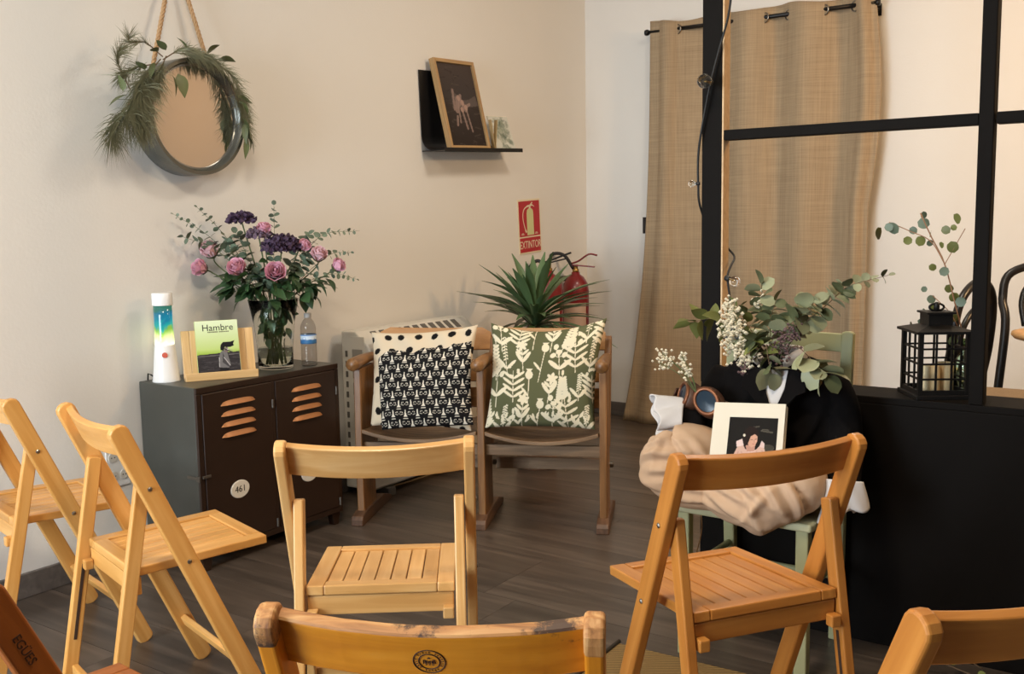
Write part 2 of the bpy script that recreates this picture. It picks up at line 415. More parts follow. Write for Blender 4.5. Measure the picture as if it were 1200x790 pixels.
for di, (ya, yb) in enumerate(((y0 + .022, -.011), (.011, y1 - .022))):
    yc = (ya + yb) / 2; dw = yb - ya
    b = MB(); b.box((xf + .007, yc, (LZ - .024 + .079) / 2), (.014, dw, LZ - .024 - .079))
    dr = b.build('door', M['locker_door'], lk, bevel=0.003)
    for i in range(4):
        zc = 0.600 - 0.0385 * i
        def lou(u, v, zc=zc, yc=yc):
            a = -1 + 2 * u; wdt = 0.080; prof = max(0, 1 - abs(a) ** 4) ** 0.5
            return (xf + .0142 + 0.013 * prof * (1 - v), yc + a * wdt, zc - 0.010 + 0.017 * prof * v ** 0.8 + 0.0)
        b = MB(); b.grid(lou, 14, 5)
        b.add([(xf + .0142 + 0.013 * max(0, 1 - abs(-1 + 2 * i2 / 14) ** 4) ** 0.5, yc + (-1 + 2 * i2 / 14) * .080, zc - .010) for i2 in range(15)] + [(xf + .0142, yc + (-1 + 2 * i2 / 14) * .080, zc - .010) for i2 in range(15)], [(i2, i2 + 1, i2 + 16, i2 + 15) for i2 in range(14)])
        b.build('louver', M['louver_lit'], dr, smooth=True)
    pz, py = (0.272, -0.180) if di == 0 else (0.255, 0.165)
    R = Matrix.Rotation(PI / 2, 3, 'Y')
    b = MB(); b.lathe([(0.0335, 0), (0.0335, .002), (0.031, .0035)], 32, R=R)
    me = b.mesh('number_plate', M['enamel']); me.transform(Matrix.Diagonal((1, 1.28, 1, 1)))
    pl = link('number_plate', me, dr, loc=(xf + .0143, py, pz), label='white enamel oval with the number 461' if di == 0 else 'white enamel oval plate')
    if di == 0: text('plate_number', '461', 0.034, M['black_ink'], pl, frame((.0037, 0, 0), (0, 1, 0), (1, 0, 0)))
    for hz in (0.10, 0.56):
        b = MB(); b.tube([(0, 0, -.016), (0, 0, .016)], .0042, 8); b.build('hinge', M['iron'], dr, loc=(xf + .014, ya - .004 if di else yb + .004, hz) if False else (xf + .014, (yb + .005), hz))
b = MB(); b.box((xf - .03, y0 - .003, .345), (.050, .006, .012)); b.box((xf + .004, y0 - .003, .345), (.018, .008, .020)); b.box((xf + .018, y0 + .022, .350), (.006, .035, .010))
b.build('latch', M['iron'], lk, bevel=.001)
for sx in (.03, xf - .02):
    for sy in (y0 + .025, y1 - .025):
        b = MB(); b.prism([(-.025, .056), (.025, .056), (.012, 0), (-.012, 0)], .03, (sx, sy, 0), (0, 1, 0), (0, 0, 1)); b.build('foot', M['locker_door'], lk, bevel=.002)

# ------------------------------------------------------------------ lava lamp
M['white_plastic'] = mat('white_plastic', srgb(232, 232, 230), 0.35)
m, nt, bs = new_mat('glowing_wax_liquid'); M['lava'] = m
tc = nd(nt, 'ShaderNodeTexCoord'); sp = nd(nt, 'ShaderNodeSeparateXYZ'); nt.links.new(tc.outputs['Object'], sp.inputs[0])
nz = nd(nt, 'ShaderNodeTexNoise'); nz.inputs['Scale'].default_value = 16; nz.inputs['Detail'].default_value = 2; nz.inputs['Distortion'].default_value = 1.0; nt.links.new(tc.outputs['Object'], nz.inputs['Vector'])
ad = nd(nt, 'ShaderNodeMath', operation='MULTIPLY_ADD'); ad.inputs[1].default_value = 0.115; nt.links.new(nz.outputs['Fac'], ad.inputs[0]); nt.links.new(sp.outputs['Z'], ad.inputs[2])
cr = nd(nt, 'ShaderNodeValToRGB'); el = cr.color_ramp.elements
for p_, c_ in ((0.0, srgb(255, 255, 225)), (0.30, srgb(240, 250, 160)), (0.42, srgb(170, 225, 70)), (0.52, srgb(40, 205, 195)), (0.70, srgb(20, 150, 190)), (0.84, srgb(30, 130, 170)), (0.95, srgb(60, 130, 110))):
    e = el.new(p_); e.color = c_
el.remove(el[0]); el.remove(el[-1])
mr = nd(nt, 'ShaderNodeMapRange'); mr.inputs['From Min'].default_value = 0.035; mr.inputs['From Max'].default_value = 0.20
nt.links.new(ad.outputs[0], mr.inputs['Value']); nt.links.new(mr.outputs[0], cr.inputs['Fac'])
bs.inputs['Base Color'].default_value = srgb(20, 60, 60); bs.inputs['Roughness'].default_value = 0.1
nt.links.new(cr.outputs['Color'], bs.inputs['Emission Color'])
mr2 = nd(nt, 'ShaderNodeMapRange'); mr2.inputs['From Min'].default_value = 0.0; mr2.inputs['From Max'].default_value = 0.06; mr2.inputs['To Min'].default_value = 2.2; mr2.inputs['To Max'].default_value = 0.75
nt.links.new(sp.outputs['Z'], mr2.inputs['Value']); nt.links.new(mr2.outputs[0], bs.inputs['Emission Strength'])
ll = thing('lava_lamp', 'white lava lamp glowing blue and yellow-green on the metal locker', 'lamp', (0.098, -3.205, LZ))
MB().lathe([(0.050, 0), (0.050, .004), (0.0475, .010), (0.036, .128), (0.034, .135)], 32).build('base', M['white_plastic'], ll, smooth=True, bevel=.001)
MB().lathe([(0.0345, 0), (0.0345, .012), (0.0330, .05), (0.0325, .10), (0.033, .142)], 32).build('glass', M['lava'], ll, smooth=True, loc=(0, 0, .1352), label='glass of glowing blue liquid and yellow-green wax')
MB().lathe([(0.0345, 0), (0.0365, .002), (0.0365, .042), (0.034, .046)], 32).build('cap', M['white_plastic'], ll, smooth=True, bevel=.001, loc=(0, 0, .2775))
MB().lathe([(0.010, 0), (0.010, .0012)], 20, R=Matrix.Rotation(PI / 2, 3, 'X')).build('sticker', mat('red_sticker', srgb(196, 84, 60), .5), ll, matrix=frame((0.033, -0.0262, .100), (0.66, .75, 0), (0.72, -0.63, 0.14)) @ Matrix.Rotation(PI / 2, 4, 'X'))
MB().tube([(-.048, -.012, .006), (-.066, -.018, .020), (-.078, -.022, .024), (-.086, -.022, -.03), (-.088, -.022, -.15), (-.088, -.022, -.45)], .0028, 6).build('cable', M['black_ink'], ll, smooth=True)

# ------------------------------------------------------------------ flat prints: a small canvas whose colours are stored on the panel's mesh
class Canvas:
    def __init__(s, w, h, bg):   # w,h in samples
        s.w, s.h = w, h; s.a = np.empty((h, w, 3)); s.a[:] = lin(tuple(x / 255 for x in bg))
        s.u, s.v = np.meshgrid((np.arange(w)) / (w - 1), (np.arange(h)) / (h - 1)); s.k = h / w
    def put(s, mask, col, al=1.0):
        c = np.array(lin(tuple(x / 255 for x in col))); s.a[mask] = s.a[mask] * (1 - al) + c * al
    def ell(s, x, y, rx, ry, col, rot=0.0, al=1.0):
        """centre and radii in units of the width (y up from the bottom)"""
        dx, dy = s.u - x, s.v * s.k - y; c, q = math.cos(rot), math.sin(rot)
        s.put(((dx * c + dy * q) / rx) ** 2 + ((-dx * q + dy * c) / ry) ** 2 <= 1, col, al)
    def poly(s, pts, col, al=1.0):
        x, y = s.u, s.v * s.k; ins = np.zeros(x.shape, bool); n = len(pts)
        for i in range(n):
            (x0, y0_), (x1, y1_) = pts[i], pts[(i + 1) % n]
            if y0_ == y1_: continue
            ins ^= ((y0_ > y) != (y1_ > y)) & (x < (x1 - x0) * (y - y0_) / (y1_ - y0_) + x0)
        s.put(ins, col, al)
    def line(s, x0, y0_, x1, y1_, wd, col, al=1.0):
        dx, dy = x1 - x0, y1_ - y0_; L2 = dx * dx + dy * dy + 1e-12; x, y = s.u, s.v * s.k
        t = np.clip(((x - x0) * dx + (y - y0_) * dy) / L2, 0, 1)
        s.put((x - x0 - t * dx) ** 2 + (y - y0_ - t * dy) ** 2 <= (wd / 2) ** 2, col, al)
    def leaf(s, x, y, ang, L, wd, col):
        s.ell(x + math.cos(ang) * L / 2, y + math.sin(ang) * L / 2, L / 2, wd / 2, col, ang)
    def grad(s, y0_, y1_, c0, c1):
        y = s.v * s.k; t = np.clip((y - y0_) / (y1_ - y0_), 0, 1)[..., None]; m_ = (y >= y0_) & (y <= y1_)
        a = np.array(lin(tuple(q / 255 for q in c0))) * (1 - t) + np.array(lin(tuple(q / 255 for q in c1))) * t
        s.a[m_] = a[m_]
    def noise(s, amt):
        r = np.random.RandomState(3); s.a *= 1 + amt * (r.rand(s.h, s.w, 1) - .5)


def store(me, cols):
    at = me.attributes.new('print', 'FLOAT_COLOR', 'POINT')
    at.data.foreach_set('color', np.concatenate([cols, np.ones((len(cols), 1))], 1).astype(np.float32).ravel())


def print_panel(name, cv, wdt, m, parent, matrix, surf=None, label=None, smooth=False):
    """grid with one vertex per canvas sample, lying in its local XY plane"""
    hgt = wdt * cv.h / cv.w
    f = surf or (lambda u, v: ((u - .5) * wdt, (v - .5) * hgt, 0))
    b = MB(); b.grid(f, cv.w - 1, cv.h - 1)
    me = bpy.data.meshes.new(name); me.from_pydata(b.v, [], b.f); me.materials.append(m)
    if smooth: me.polygons.foreach_set('use_smooth', [True] * len(me.polygons))
    store(me, cv.a.reshape(-1, 3)); return link(name, me, parent, matrix=matrix, label=label)


M['print'] = print_mat('matt_print', 0.75); M['print_gloss'] = print_mat('glossy_print', 0.35)
M['paper'] = mat('paper', srgb(228, 222, 206), 0.7)

# ------------------------------------------------------------------ wooden book stand and the book on it
M['bamboo'] = wood('bamboo', srgb(196, 156, 102), srgb(212, 174, 120), srgb(224, 190, 140), 0.4, (2, 50, 50))
P0, P1 = Vector((0.165, -3.178, LZ)), Vector((0.297, -2.952, LZ))
sx = (P1 - P0).normalized(); sn = Vector((sx.y, -sx.x, 0))          # sn faces the room
bs_ = thing('book_stand', 'small pale wooden book stand holding a green book on the metal locker', 'book stand', tuple((P0 + P1) / 2), math.atan2(sx.y, sx.x))
W = (P1 - P0).length; tilt = math.radians(14)
bk = lambda xx, s_, up: Vector((xx, 0.012 + s_ * math.sin(tilt) + up * -math.cos(tilt), 0.006 + s_ * math.cos(tilt) - up * math.sin(tilt) * 1))   # point on the leaning back
upv = Vector((0, math.sin(tilt), math.cos(tilt))); nv = Vector((0, -math.cos(tilt), math.sin(tilt)))
for s in (-1, 1):
    for q in (0, 1):
        xx = s * (W / 2 - 0.0155 - 0.030 * q)
        o_ = Vector((xx, .016, .004)); board('back_stile', bs_, o_, o_ + upv * 0.178, nv, 0.0295, 0.012, M['bamboo'], bevel=.002)
o_ = Vector((0, .0285, .05)); board('back_rail', bs_, o_ + Vector((-W / 2 + .01, 0, 0)), o_ + Vector((W / 2 - .01, 0, 0)), nv, 0.03, 0.010, M['bamboo'], bevel=.002)
board('ledge', bs_, Vector((-W / 2, -.012, .0045)), Vector((W / 2, -.012, .0045)), (0, 0, 1), 0.042, 0.009, M['bamboo'], bevel=.002)
board('front_lip', bs_, Vector((-W / 2, -.030, .015)), Vector((W / 2, -.030, .015)), (0, -1, 0), 0.030, 0.008, M['bamboo'], bevel=.003)
BW, BH, BT = 0.154, 0.205, 0.012
c_ = P0.lerp(P1, .5); Rz = Matrix.Rotation(math.atan2(sx.y, sx.x), 3, 'Z')
bo = Rz @ (Vector((-0.004, .0030, .0105)) + upv * (BH / 2) + nv * 0.0055)
book = thing('book', 'book titled Hambre, pale green cover with a windblown woman, on the wooden stand', 'book'); book.matrix_basis = frame(c_ + bo, Rz @ Vector((1, 0, 0)), Rz @ nv) @ Matrix.Translation((0, 0, 0))
MB().box((0.001, 0, 0), (BW - .004, BH - .005, BT - .003)).build('pages', M['paper'], book)
gc = mat('book_cover_green', srgb(206, 222, 150), 0.5)
b = MB(); b.box((0, 0, BT / 2 - .0008), (BW, BH, .0014)); b.box((0, 0, -BT / 2 + .0008), (BW, BH, .0014)); b.box((-BW / 2 + .0007, 0, 0), (.0014, BH, BT)); b.build('cover', gc, book)
cv = Canvas(116, 154, (214, 226, 180)); g = (206, 226, 160)
cv.grad(.56, 1.4, (186, 208, 120), (220, 230, 196)); cv.grad(.50, .62, (150, 184, 60), (186, 208, 120))
cv.poly([(0, 0), (1, 0), (1, .55), (.5, .53), (0, .51)], (52, 48, 50))
for i in range(70):
    xx, yy = random.random(), random.random() * .5; cv.line(xx, yy, xx + .15, yy + .008, .012, random.choice(((74, 70, 72), (36, 34, 36), (90, 86, 88))), .6)
cv.line(0, .47, 1, .49, .02, (104, 100, 102))
cv.poly([(.50, .17), (.72, .16), (.72, .0), (.52, 0)], (30, 28, 30))
cv.poly([(.49, .18), (.50, .42), (.55, .56), (.64, .60), (.71, .52), (.76, .36), (.76, .24), (.72, .16)], (112, 110, 110))
cv.poly([(.60, .54), (.66, .34), (.76, .22), (.72, .18), (.58, .30)], (70, 68, 70)); cv.line(.50, .2, .51, .42, .015, (180, 178, 178)); cv.line(.62, .42, .75, .22, .015, (190, 186, 186)); cv.line(.72, .5, .76, .3, .012, (20, 20, 20))
cv.ell(.69, .60, .05, .07, (120, 104, 100)); cv.line(.66, .62, .86, .52, .03, (66, 60, 60)); cv.line(.68, .64, .84, .58, .012, (150, 146, 146))
cv.poly([(.55, .60), (.56, .72), (.62, .79), (.78, .79), (.90, .82), (.86, .74), (.88, .70), (.78, .66), (.66, .67), (.62, .58)], (26, 24, 26))
cv.ell(.73, .61, .018, .012, (220, 210, 205))
cv.ell(.55, .02, .035, .03, (232, 228, 226))
pp = print_panel('cover_print', cv, BW - .001, M['print'], book, Matrix.Translation((0, 0, BT / 2 + .0003)))
text('title', 'Hambre', 0.0345, M['black_ink'], book, Matrix.Translation((.004, BH * .365, BT / 2 + .0006)), .0002, 1.0)
b = MB()
xx = -.033
for wl in (.004, .006, .003, .005, .004, .006, .005, 0, .006, .004, .003, .006, .004, .005, .004):
    if wl: b.box((xx + wl / 2, BH * .29, BT / 2 + .0006), (wl, random.uniform(.003, .0045), .0003))
    xx += wl + .0006 + (.003 if not wl else 0)
b.build('byline', mat('grey_ink', srgb(120, 124, 92), .6), book, stuff=True)

# ------------------------------------------------------------------ leaves, stems and sprigs
def leaf_mesh(name, kind, m, droop=0.25, cup=0.25):
    """a leaf of unit length along X, growing from the origin"""
    nu = {'round': 6, 'lance': 6, 'broad': 6, 'strap': 8}[kind]
    def wid(t):
        if kind == 'round': return 0.46 * math.sqrt(max(0, 1 - (2 * t - 1.0) ** 2)) ** 0.9
        if kind == 'lance': return 0.16 * math.sin(PI * t ** 0.8)
        if kind == 'broad': return 0.30 * math.sin(PI * t ** 0.75) ** 0.9
        return 0.045 * (0.55 + 0.9 * t) * min(1, (1 - t) * 3.2) + 0.001
    def f(u, v):
        t = u; y = (v - .5) * 2 * max(wid(t), .006); return (t, y, cup * abs(y) - droop * t * t)
    b = MB(); b.grid(f, nu, 2)
    me = b.mesh(name, m, True); return me


def rnd_rot(d, roll):
    d = Vector(d).normalized(); q = d.to_track_quat('X', 'Z').to_matrix()
    return q @ Matrix.Rotation(roll, 3, 'X')


def put_leaf(me, parent, p, d, size, roll, name='leaf', label=None):
    m4 = rnd_rot(d, roll).to_4x4() @ Matrix.Diagonal((size, size, size, 1)); m4.translation = Vector(p)
    return link(name, me, parent, matrix=m4, label=label)


def spline(pts, n):
    P = [Vector(p) for p in pts]
    if len(P) == 2: return [P[0].lerp(P[1], i / n) for i in range(n + 1)]
    P = [P[0] * 2 - P[1]] + P + [P[-1] * 2 - P[-2]]; out = []; k = len(P) - 3
    for i in range(n + 1):
        s = i / n * k; j = min(int(s), k - 1); t = s - j; a, b_, c, d = P[j:j + 4]
        out.append(0.5 * ((2 * b_) + (c - a) * t + (2 * a - 5 * b_ + 4 * c - d) * t * t + (3 * b_ - a - 3 * c + d) * t ** 3))
    return out


def sprig(name, label, cat, pts, meshes, stem_m, n=12, size=(.03, .02), start=0.25, r=0.0016, group=None, spread=1.0, pair=True, fwd=0.4, face=None):
    """stem along pts (world), leaves in pairs from start to the tip"""
    o = Vector(pts[0]); root = thing(name, label, cat, tuple(o), group=group)
    sp_ = spline([Vector(p) - o for p in pts], 24)
    MB().tube(sp_, [r * (1 - .6 * i / 24) for i in range(25)], 6).build('stem', stem_m, root, smooth=True)
    for i in range(n):
        t = start + (1 - start) * (i + .3) / n; k = t * 24; j = min(int(k), 23); p = sp_[j].lerp(sp_[j + 1], k - j)
        d = (sp_[min(j + 1, 24)] - sp_[max(j - 1, 0)]).normalized(); a = d.cross(Vector((0.6, -0.8, 0.1))).normalized(); c = a.cross(d)
        sz = size[0] + (size[1] - size[0]) * (i / max(1, n - 1)); ang = random.uniform(-.5, .5) + (PI / 2 if i % 2 else 0) * .6
        for s in ((-1, 1) if pair else (random.choice((-1, 1)),)):
            side = (a * math.cos(ang) + c * math.sin(ang)) * s * spread + d * fwd + Vector((random.uniform(-.25, .25), random.uniform(-.25, .25), random.uniform(-.25, .25)))
            put_leaf(random.choice(meshes), root, p, side, sz * random.uniform(.8, 1.2), random.uniform(-1.0, 1.0))
    put_leaf(random.choice(meshes), root, sp_[-1], sp_[-1] - sp_[-2], size[1] * .9, random.uniform(-1, 1))
    return root


def leaf_mat(name, c, rough=.5):
    m, nt, b = new_mat(name); oi = nd(nt, 'ShaderNodeObjectInfo'); hs = nd(nt, 'ShaderNodeHueSaturation'); hs.inputs['Color'].default_value = c
    mr = nd(nt, 'ShaderNodeMapRange'); mr.inputs['To Min'].default_value = .75; mr.inputs['To Max'].default_value = 1.25
    nt.links.new(oi.outputs['Random'], mr.inputs[0]); nt.links.new(mr.outputs[0], hs.inputs['Value']); nt.links.new(hs.outputs[0], b.inputs['Base Color'])
    b.inputs['Roughness'].default_value = rough
    tc = nd(nt, 'ShaderNodeTexCoord'); n = nd(nt, 'ShaderNodeTexNoise'); n.inputs['Scale'].default_value = 5; nt.links.new(tc.outputs['Object'], n.inputs['Vector'])
    bp = nd(nt, 'ShaderNodeBump'); bp.inputs['Strength'].default_value = .2; nt.links.new(n.outputs[0], bp.inputs['Height']); nt.links.new(bp.outputs[0], b.inputs['Normal'])
    return m


M['euc'] = leaf_mat('eucalyptus_leaf', srgb(98, 112, 92)); M['euc2'] = leaf_mat('eucalyptus_leaf_pale', srgb(150, 158, 132)); M['green'] = leaf_mat('rose_leaf', srgb(52, 78, 46), .4)
M['olive'] = leaf_mat('olive_leaf', srgb(112, 116, 60)); M['stem'] = mat('green_stem', srgb(84, 98, 58), .6); M['stem_brown'] = mat('brown_stem', srgb(104, 82, 58), .7)
ER = [leaf_mesh('leaf', 'round', M['euc'], .1, .2), leaf_mesh('leaf', 'round', M['euc'], .35, .1)]
EP = [leaf_mesh('leaf', 'round', M['euc2'], .1, .2), leaf_mesh('leaf', 'round', M['euc2'], .4, .15), leaf_mesh('leaf', 'round', M['euc'], .3, .15)]
GB = [leaf_mesh('leaf', 'broad', M['green'], .3, .3), leaf_mesh('leaf', 'broad', M['green'], .1, .2)]
OL = [leaf_mesh('leaf', 'broad', M['olive'], .2, .2)]

# ------------------------------------------------------------------ glass vase with its bouquet
m, nt, bs = new_mat('clear_glass'); bs.inputs['Transmission Weight'].default_value = 1; bs.inputs['Roughness'].default_value = .02; bs.inputs['IOR'].default_value = 1.22; bs.inputs['Base Color'].default_value = (.97, .99, .97, 1); M['glass'] = m
m, nt, bs = new_mat('water'); bs.inputs['Transmission Weight'].default_value = 1; bs.inputs['Roughness'].default_value = 0; bs.inputs['IOR'].default_value = 1.33; bs.inputs['Base Color'].default_value = (.93, .95, .85, 1); M['water'] = m
VX, VY = 0.205, -2.775
vs_ = thing('glass_vase', 'tall clear glass vase with water holding the rose bouquet on the locker', 'vase', (VX, VY, LZ))
MB().lathe([(0.0, .0), (.066, 0), (.068, .004), (.070, .08), (.080, .18), (.098, .272), (.0955, .273), (.0775, .18), (.0675, .08), (.0655, .012), (0, .011)], 40, cap=False).build('glass_wall', M['glass'], vs_, smooth=True)
MB().lathe([(0, .0114), (.0652, .0124), (.0672, .08), (0, .0802)], 40, cap=False).build('water', M['water'], vs_, smooth=True)
base = Vector((VX, VY, LZ))
M['petal'] = mat('pink_petal', srgb(222, 164, 182), .55, noise=.18, nscale=30, sheen=.2); M['petal_pale'] = mat('pink_petal_pale', srgb(230, 192, 198), .55, noise=.15, nscale=30)
M['purple'] = mat('purple_floret', srgb(72, 52, 76), .7, noise=.3, nscale=60); M['mauve'] = mat('mauve_floret', srgb(108, 88, 104), .7, noise=.3, nscale=60)


def bloom_mesh(seed, m):
    rr = random.Random(seed); b = MB()
    rings = [(4, .08, 1.0, .04), (5, .17, 1.0, .08), (5, .26, .98, .16), (5, .35, .94, .26), (6, .43, .86, .42)]
    for k, (n, rad, top, open_) in enumerate(rings):
        for i in range(n):
            a0 = 2 * PI * (i + .5 * (k % 2)) / n + rr.uniform(-.15, .15); wd = 2 * PI / n * .72; lift = rr.uniform(-.05, .05)
            def f(u, v, a0=a0, wd=wd, rad=rad, top=top, open_=open_, lift=lift):
                a = a0 + (u - .5) * 2 * wd; edge = 1 - .35 * abs(2 * u - 1) ** 2.5; z = v * (top + lift) * edge
                r_ = rad * (.35 + .65 * min(1, v * 1.6)) + open_ * .28 * max(0, v - .6) / .4 - .03 * math.cos((u - .5) * PI)
                zz = z - open_ * .25 * max(0, v - .8) / .2
                return (r_ * math.cos(a), r_ * math.sin(a), zz)
            b.grid(f, 6, 6)
    b.lathe([(.02, .2), (.06, .5), (.05, .9), (.0, .95)], 8)
    return b.mesh('bloom', m, True)


BL = [bloom_mesh(i, M['petal']) for i in range(3)]; BLP = [bloom_mesh(9, M['petal_pale'])]
SEP = MB().lathe([(.0, -.10), (.10, -.06), (.26, .04), (.36, .16)], 10, cap=False).mesh('sepal', M['stem'], True)


def rose(p, d, size, label, me, foot):
    p, d = Vector(p), Vector(d).normalized(); ft = base + Vector(foot)
    root = thing('rose', label, 'rose', tuple(ft), group='pink roses in the glass vase')
    q = d.to_track_quat('Z', 'Y').to_matrix().to_4x4() @ Matrix.Diagonal((size, size, size, 1)); q.translation = p - ft
    link('bloom', me, root, matrix=q)['kind'] = 'stuff'; link('sepal', SEP, root, matrix=q)
    mouth = base + Vector(((p.x - VX) * .30, (p.y - VY) * .30, .27))
    mouth.x = VX + max(-.06, min(.06, mouth.x - VX)); mouth.y = VY + max(-.06, min(.06, mouth.y - VY))
    MB().tube(spline([Vector((0, 0, 0)), mouth - ft, p - d * size * .6 - ft, p - ft], 18), .0026, 6).build('stem', M['stem'], root, smooth=True)
    for k in range(5):
        t = random.uniform(.15, .75); pp = (mouth.lerp(p, t)) - ft
        put_leaf(random.choice(GB), root, pp, (random.uniform(-1, 1), random.uniform(-1, .6), random.uniform(-.5, .4)), random.uniform(.045, .065), random.uniform(-.8, .8))


TC = Vector((.72, -.66, .2))    # towards the room
rs = [((.066, -2.94, 1.110), (.0, -.5, .85), .070, 'pink rose, upper of the two at the far left of the bouquet', BLP[0]),
      ((.062, -2.975, 1.060), (-.1, -.8, .35), .062, 'pink rose, lower of the two at the far left of the bouquet', BL[1]),
      ((.15, -2.885, 1.045), (.3, -.7, .7), .070, 'pink rose at the front, left of the large open one', BL[2]),
      ((.250, -2.795, 1.032), (.70, -.68, .45), .078, 'large open pink rose facing the room at the front centre', BL[0]),
      ((.335, -2.655, 1.088), (.5, -.2, .75), .062, 'upright pink rose on a bare stem at the right', BLP[0]),
      ((.365, -2.60, 1.050), (.6, .3, .5), .055, 'small pink rose at the far right among the leaves', BL[1]),
      ((.20, -2.80, 1.190), (.3, -.3, .9), .055, 'small pink rose half hidden at the top behind the purple flowers', BL[2]),
      ((.292, -2.70, 1.130), (.6, .1, .6), .050, 'dusky pink rose half hidden right of the purple flowers', BL[1])]
for i, (p, d, s_, lb, me) in enumerate(rs):
    a = i * 2.4; rose(p, d, s_, lb, me, (.03 * math.cos(a), .03 * math.sin(a), .02))


def cluster(name, label, cat, c, r, n, sz, m, foot, flat=.6, group=None):
    ft = base + Vector(foot); root = thing(name, label, cat, tuple(ft), group=group); b = MB(); c = Vector(c)
    for i in range(n):
        a = random.uniform(0, 2 * PI); ph = random.uniform(-.2, 1); q = Vector((math.cos(a) * math.sqrt(1 - min(1, ph * ph)), math.sin(a) * math.sqrt(1 - min(1, ph * ph)), ph * flat)) * r * random.uniform(.75, 1.05)
        R = rnd_rot((random.uniform(-1, 1), random.uniform(-1, 1), random.uniform(-.2, 1)), random.uniform(0, 6))
        b.add([c - ft + q + R @ Vector(v) * sz for v in ((0, 0, 0), (.6, -.5, .1), (1, 0, .3), (.6, .5, .1))], [(0, 1, 2, 3)])
    b.build('florets', m, root, stuff=True)
    mo = base + Vector((max(-.05, min(.05, (c.x - VX) * .3)), max(-.05, min(.05, (c.y - VY) * .3)), .27))
    MB().tube(spline([(0, 0, 0), mo - ft, c - ft], 14), .003, 6).build('stem', M['stem'], root, smooth=True)


cluster('purple_flower', 'dark purple flower head rising highest at the top left of the bouquet', 'flower', (.142, -2.86, 1.245), .048, 420, .018, M['purple'], (-.02, .01, .02), .55)
cluster('purple_flower', 'large dark purple flower head in the middle of the bouquet', 'flower', (.245, -2.755, 1.135), .068, 800, .018, M['purple'], (.02, .02, .02), .7)
cluster('purple_flower', 'pale mauve flower head between the two dark purple ones', 'flower', (.185, -2.815, 1.185), .045, 340, .014, M['mauve'], (.0, -.02, .02), .7)
mo = lambda dx, dy: (VX + dx, VY + dy, LZ + .275); mid = lambda dx, dy: (VX + dx, VY + dy, LZ + .03)
gE = 'eucalyptus sprigs in the glass vase'
for lb, pts, n, sz in (
        ('long eucalyptus sprig reaching furthest to the upper left of the vase', [mid(-.01, .01), mo(-.03, -.03), (.09, -2.95, 1.17), (.05, -3.10, 1.275)], 13, (.036, .012)),
        ('eucalyptus sprig rising left, just above the longest left sprig', [mid(.01, .02), mo(-.03, -.02), (.10, -2.90, 1.18), (.06, -3.00, 1.300)], 11, (.034, .014)),
        ('eucalyptus sprig hanging low at the left above the pale roses', [mid(.0, .02), mo(-.04, -.03), (.10, -2.94, 1.13), (.06, -3.07, 1.19)], 9, (.036, .026)),
        ('upright eucalyptus sprig forming the top tip of the bouquet', [mid(.02, .01), mo(.0, .0), (.215, -2.765, 1.16), (.222, -2.765, 1.305)], 10, (.034, .022)),
        ('eucalyptus sprig reaching furthest to the upper right of the vase', [mid(.02, -.01), mo(.03, .03), (.33, -2.65, 1.17), (.435, -2.53, 1.20)], 14, (.040, .012)),
        ('eucalyptus sprig at the right just below the uppermost right one', [mid(.02, -.02), mo(.04, .04), (.35, -2.62, 1.10), (.415, -2.55, 1.115)], 9, (.030, .014)),
        ('eucalyptus sprig drooping lowest at the right of the bouquet', [mid(.01, -.02), mo(.04, .03), (.36, -2.62, 1.03), (.428, -2.535, 1.008)], 9, (.030, .012)),
        ('eucalyptus sprig in the middle left below the high purple flower', [mid(-.01, -.01), mo(-.02, -.02), (.16, -2.86, 1.12), (.13, -2.88, 1.20)], 11, (.040, .030)),
        ('eucalyptus sprig in front of the vase mouth below the two centre roses', [mid(.01, .0), mo(.01, -.02), (.20, -2.82, 1.02), (.20, -2.83, 1.06)], 9, (.040, .034)),
        ('eucalyptus sprig filling the right centre beside the upright rose', [mid(.0, .01), mo(.02, .02), (.29, -2.70, 1.06), (.31, -2.68, 1.12)], 10, (.040, .030)),
        ('eucalyptus sprig filling the upper left between the roses and the high purple flower', [mid(.0, -.01), mo(-.02, -.01), (.13, -2.88, 1.10), (.11, -2.91, 1.17)], 11, (.040, .028)),
        ('eucalyptus sprig behind the middle purple flower', [mid(-.02, .02), mo(.01, .02), (.27, -2.70, 1.12), (.30, -2.66, 1.19)], 11, (.040, .028))):
    sprig('eucalyptus_sprig', lb, 'sprig', pts, ER, M['stem'], n, sz, .42, group=gE)
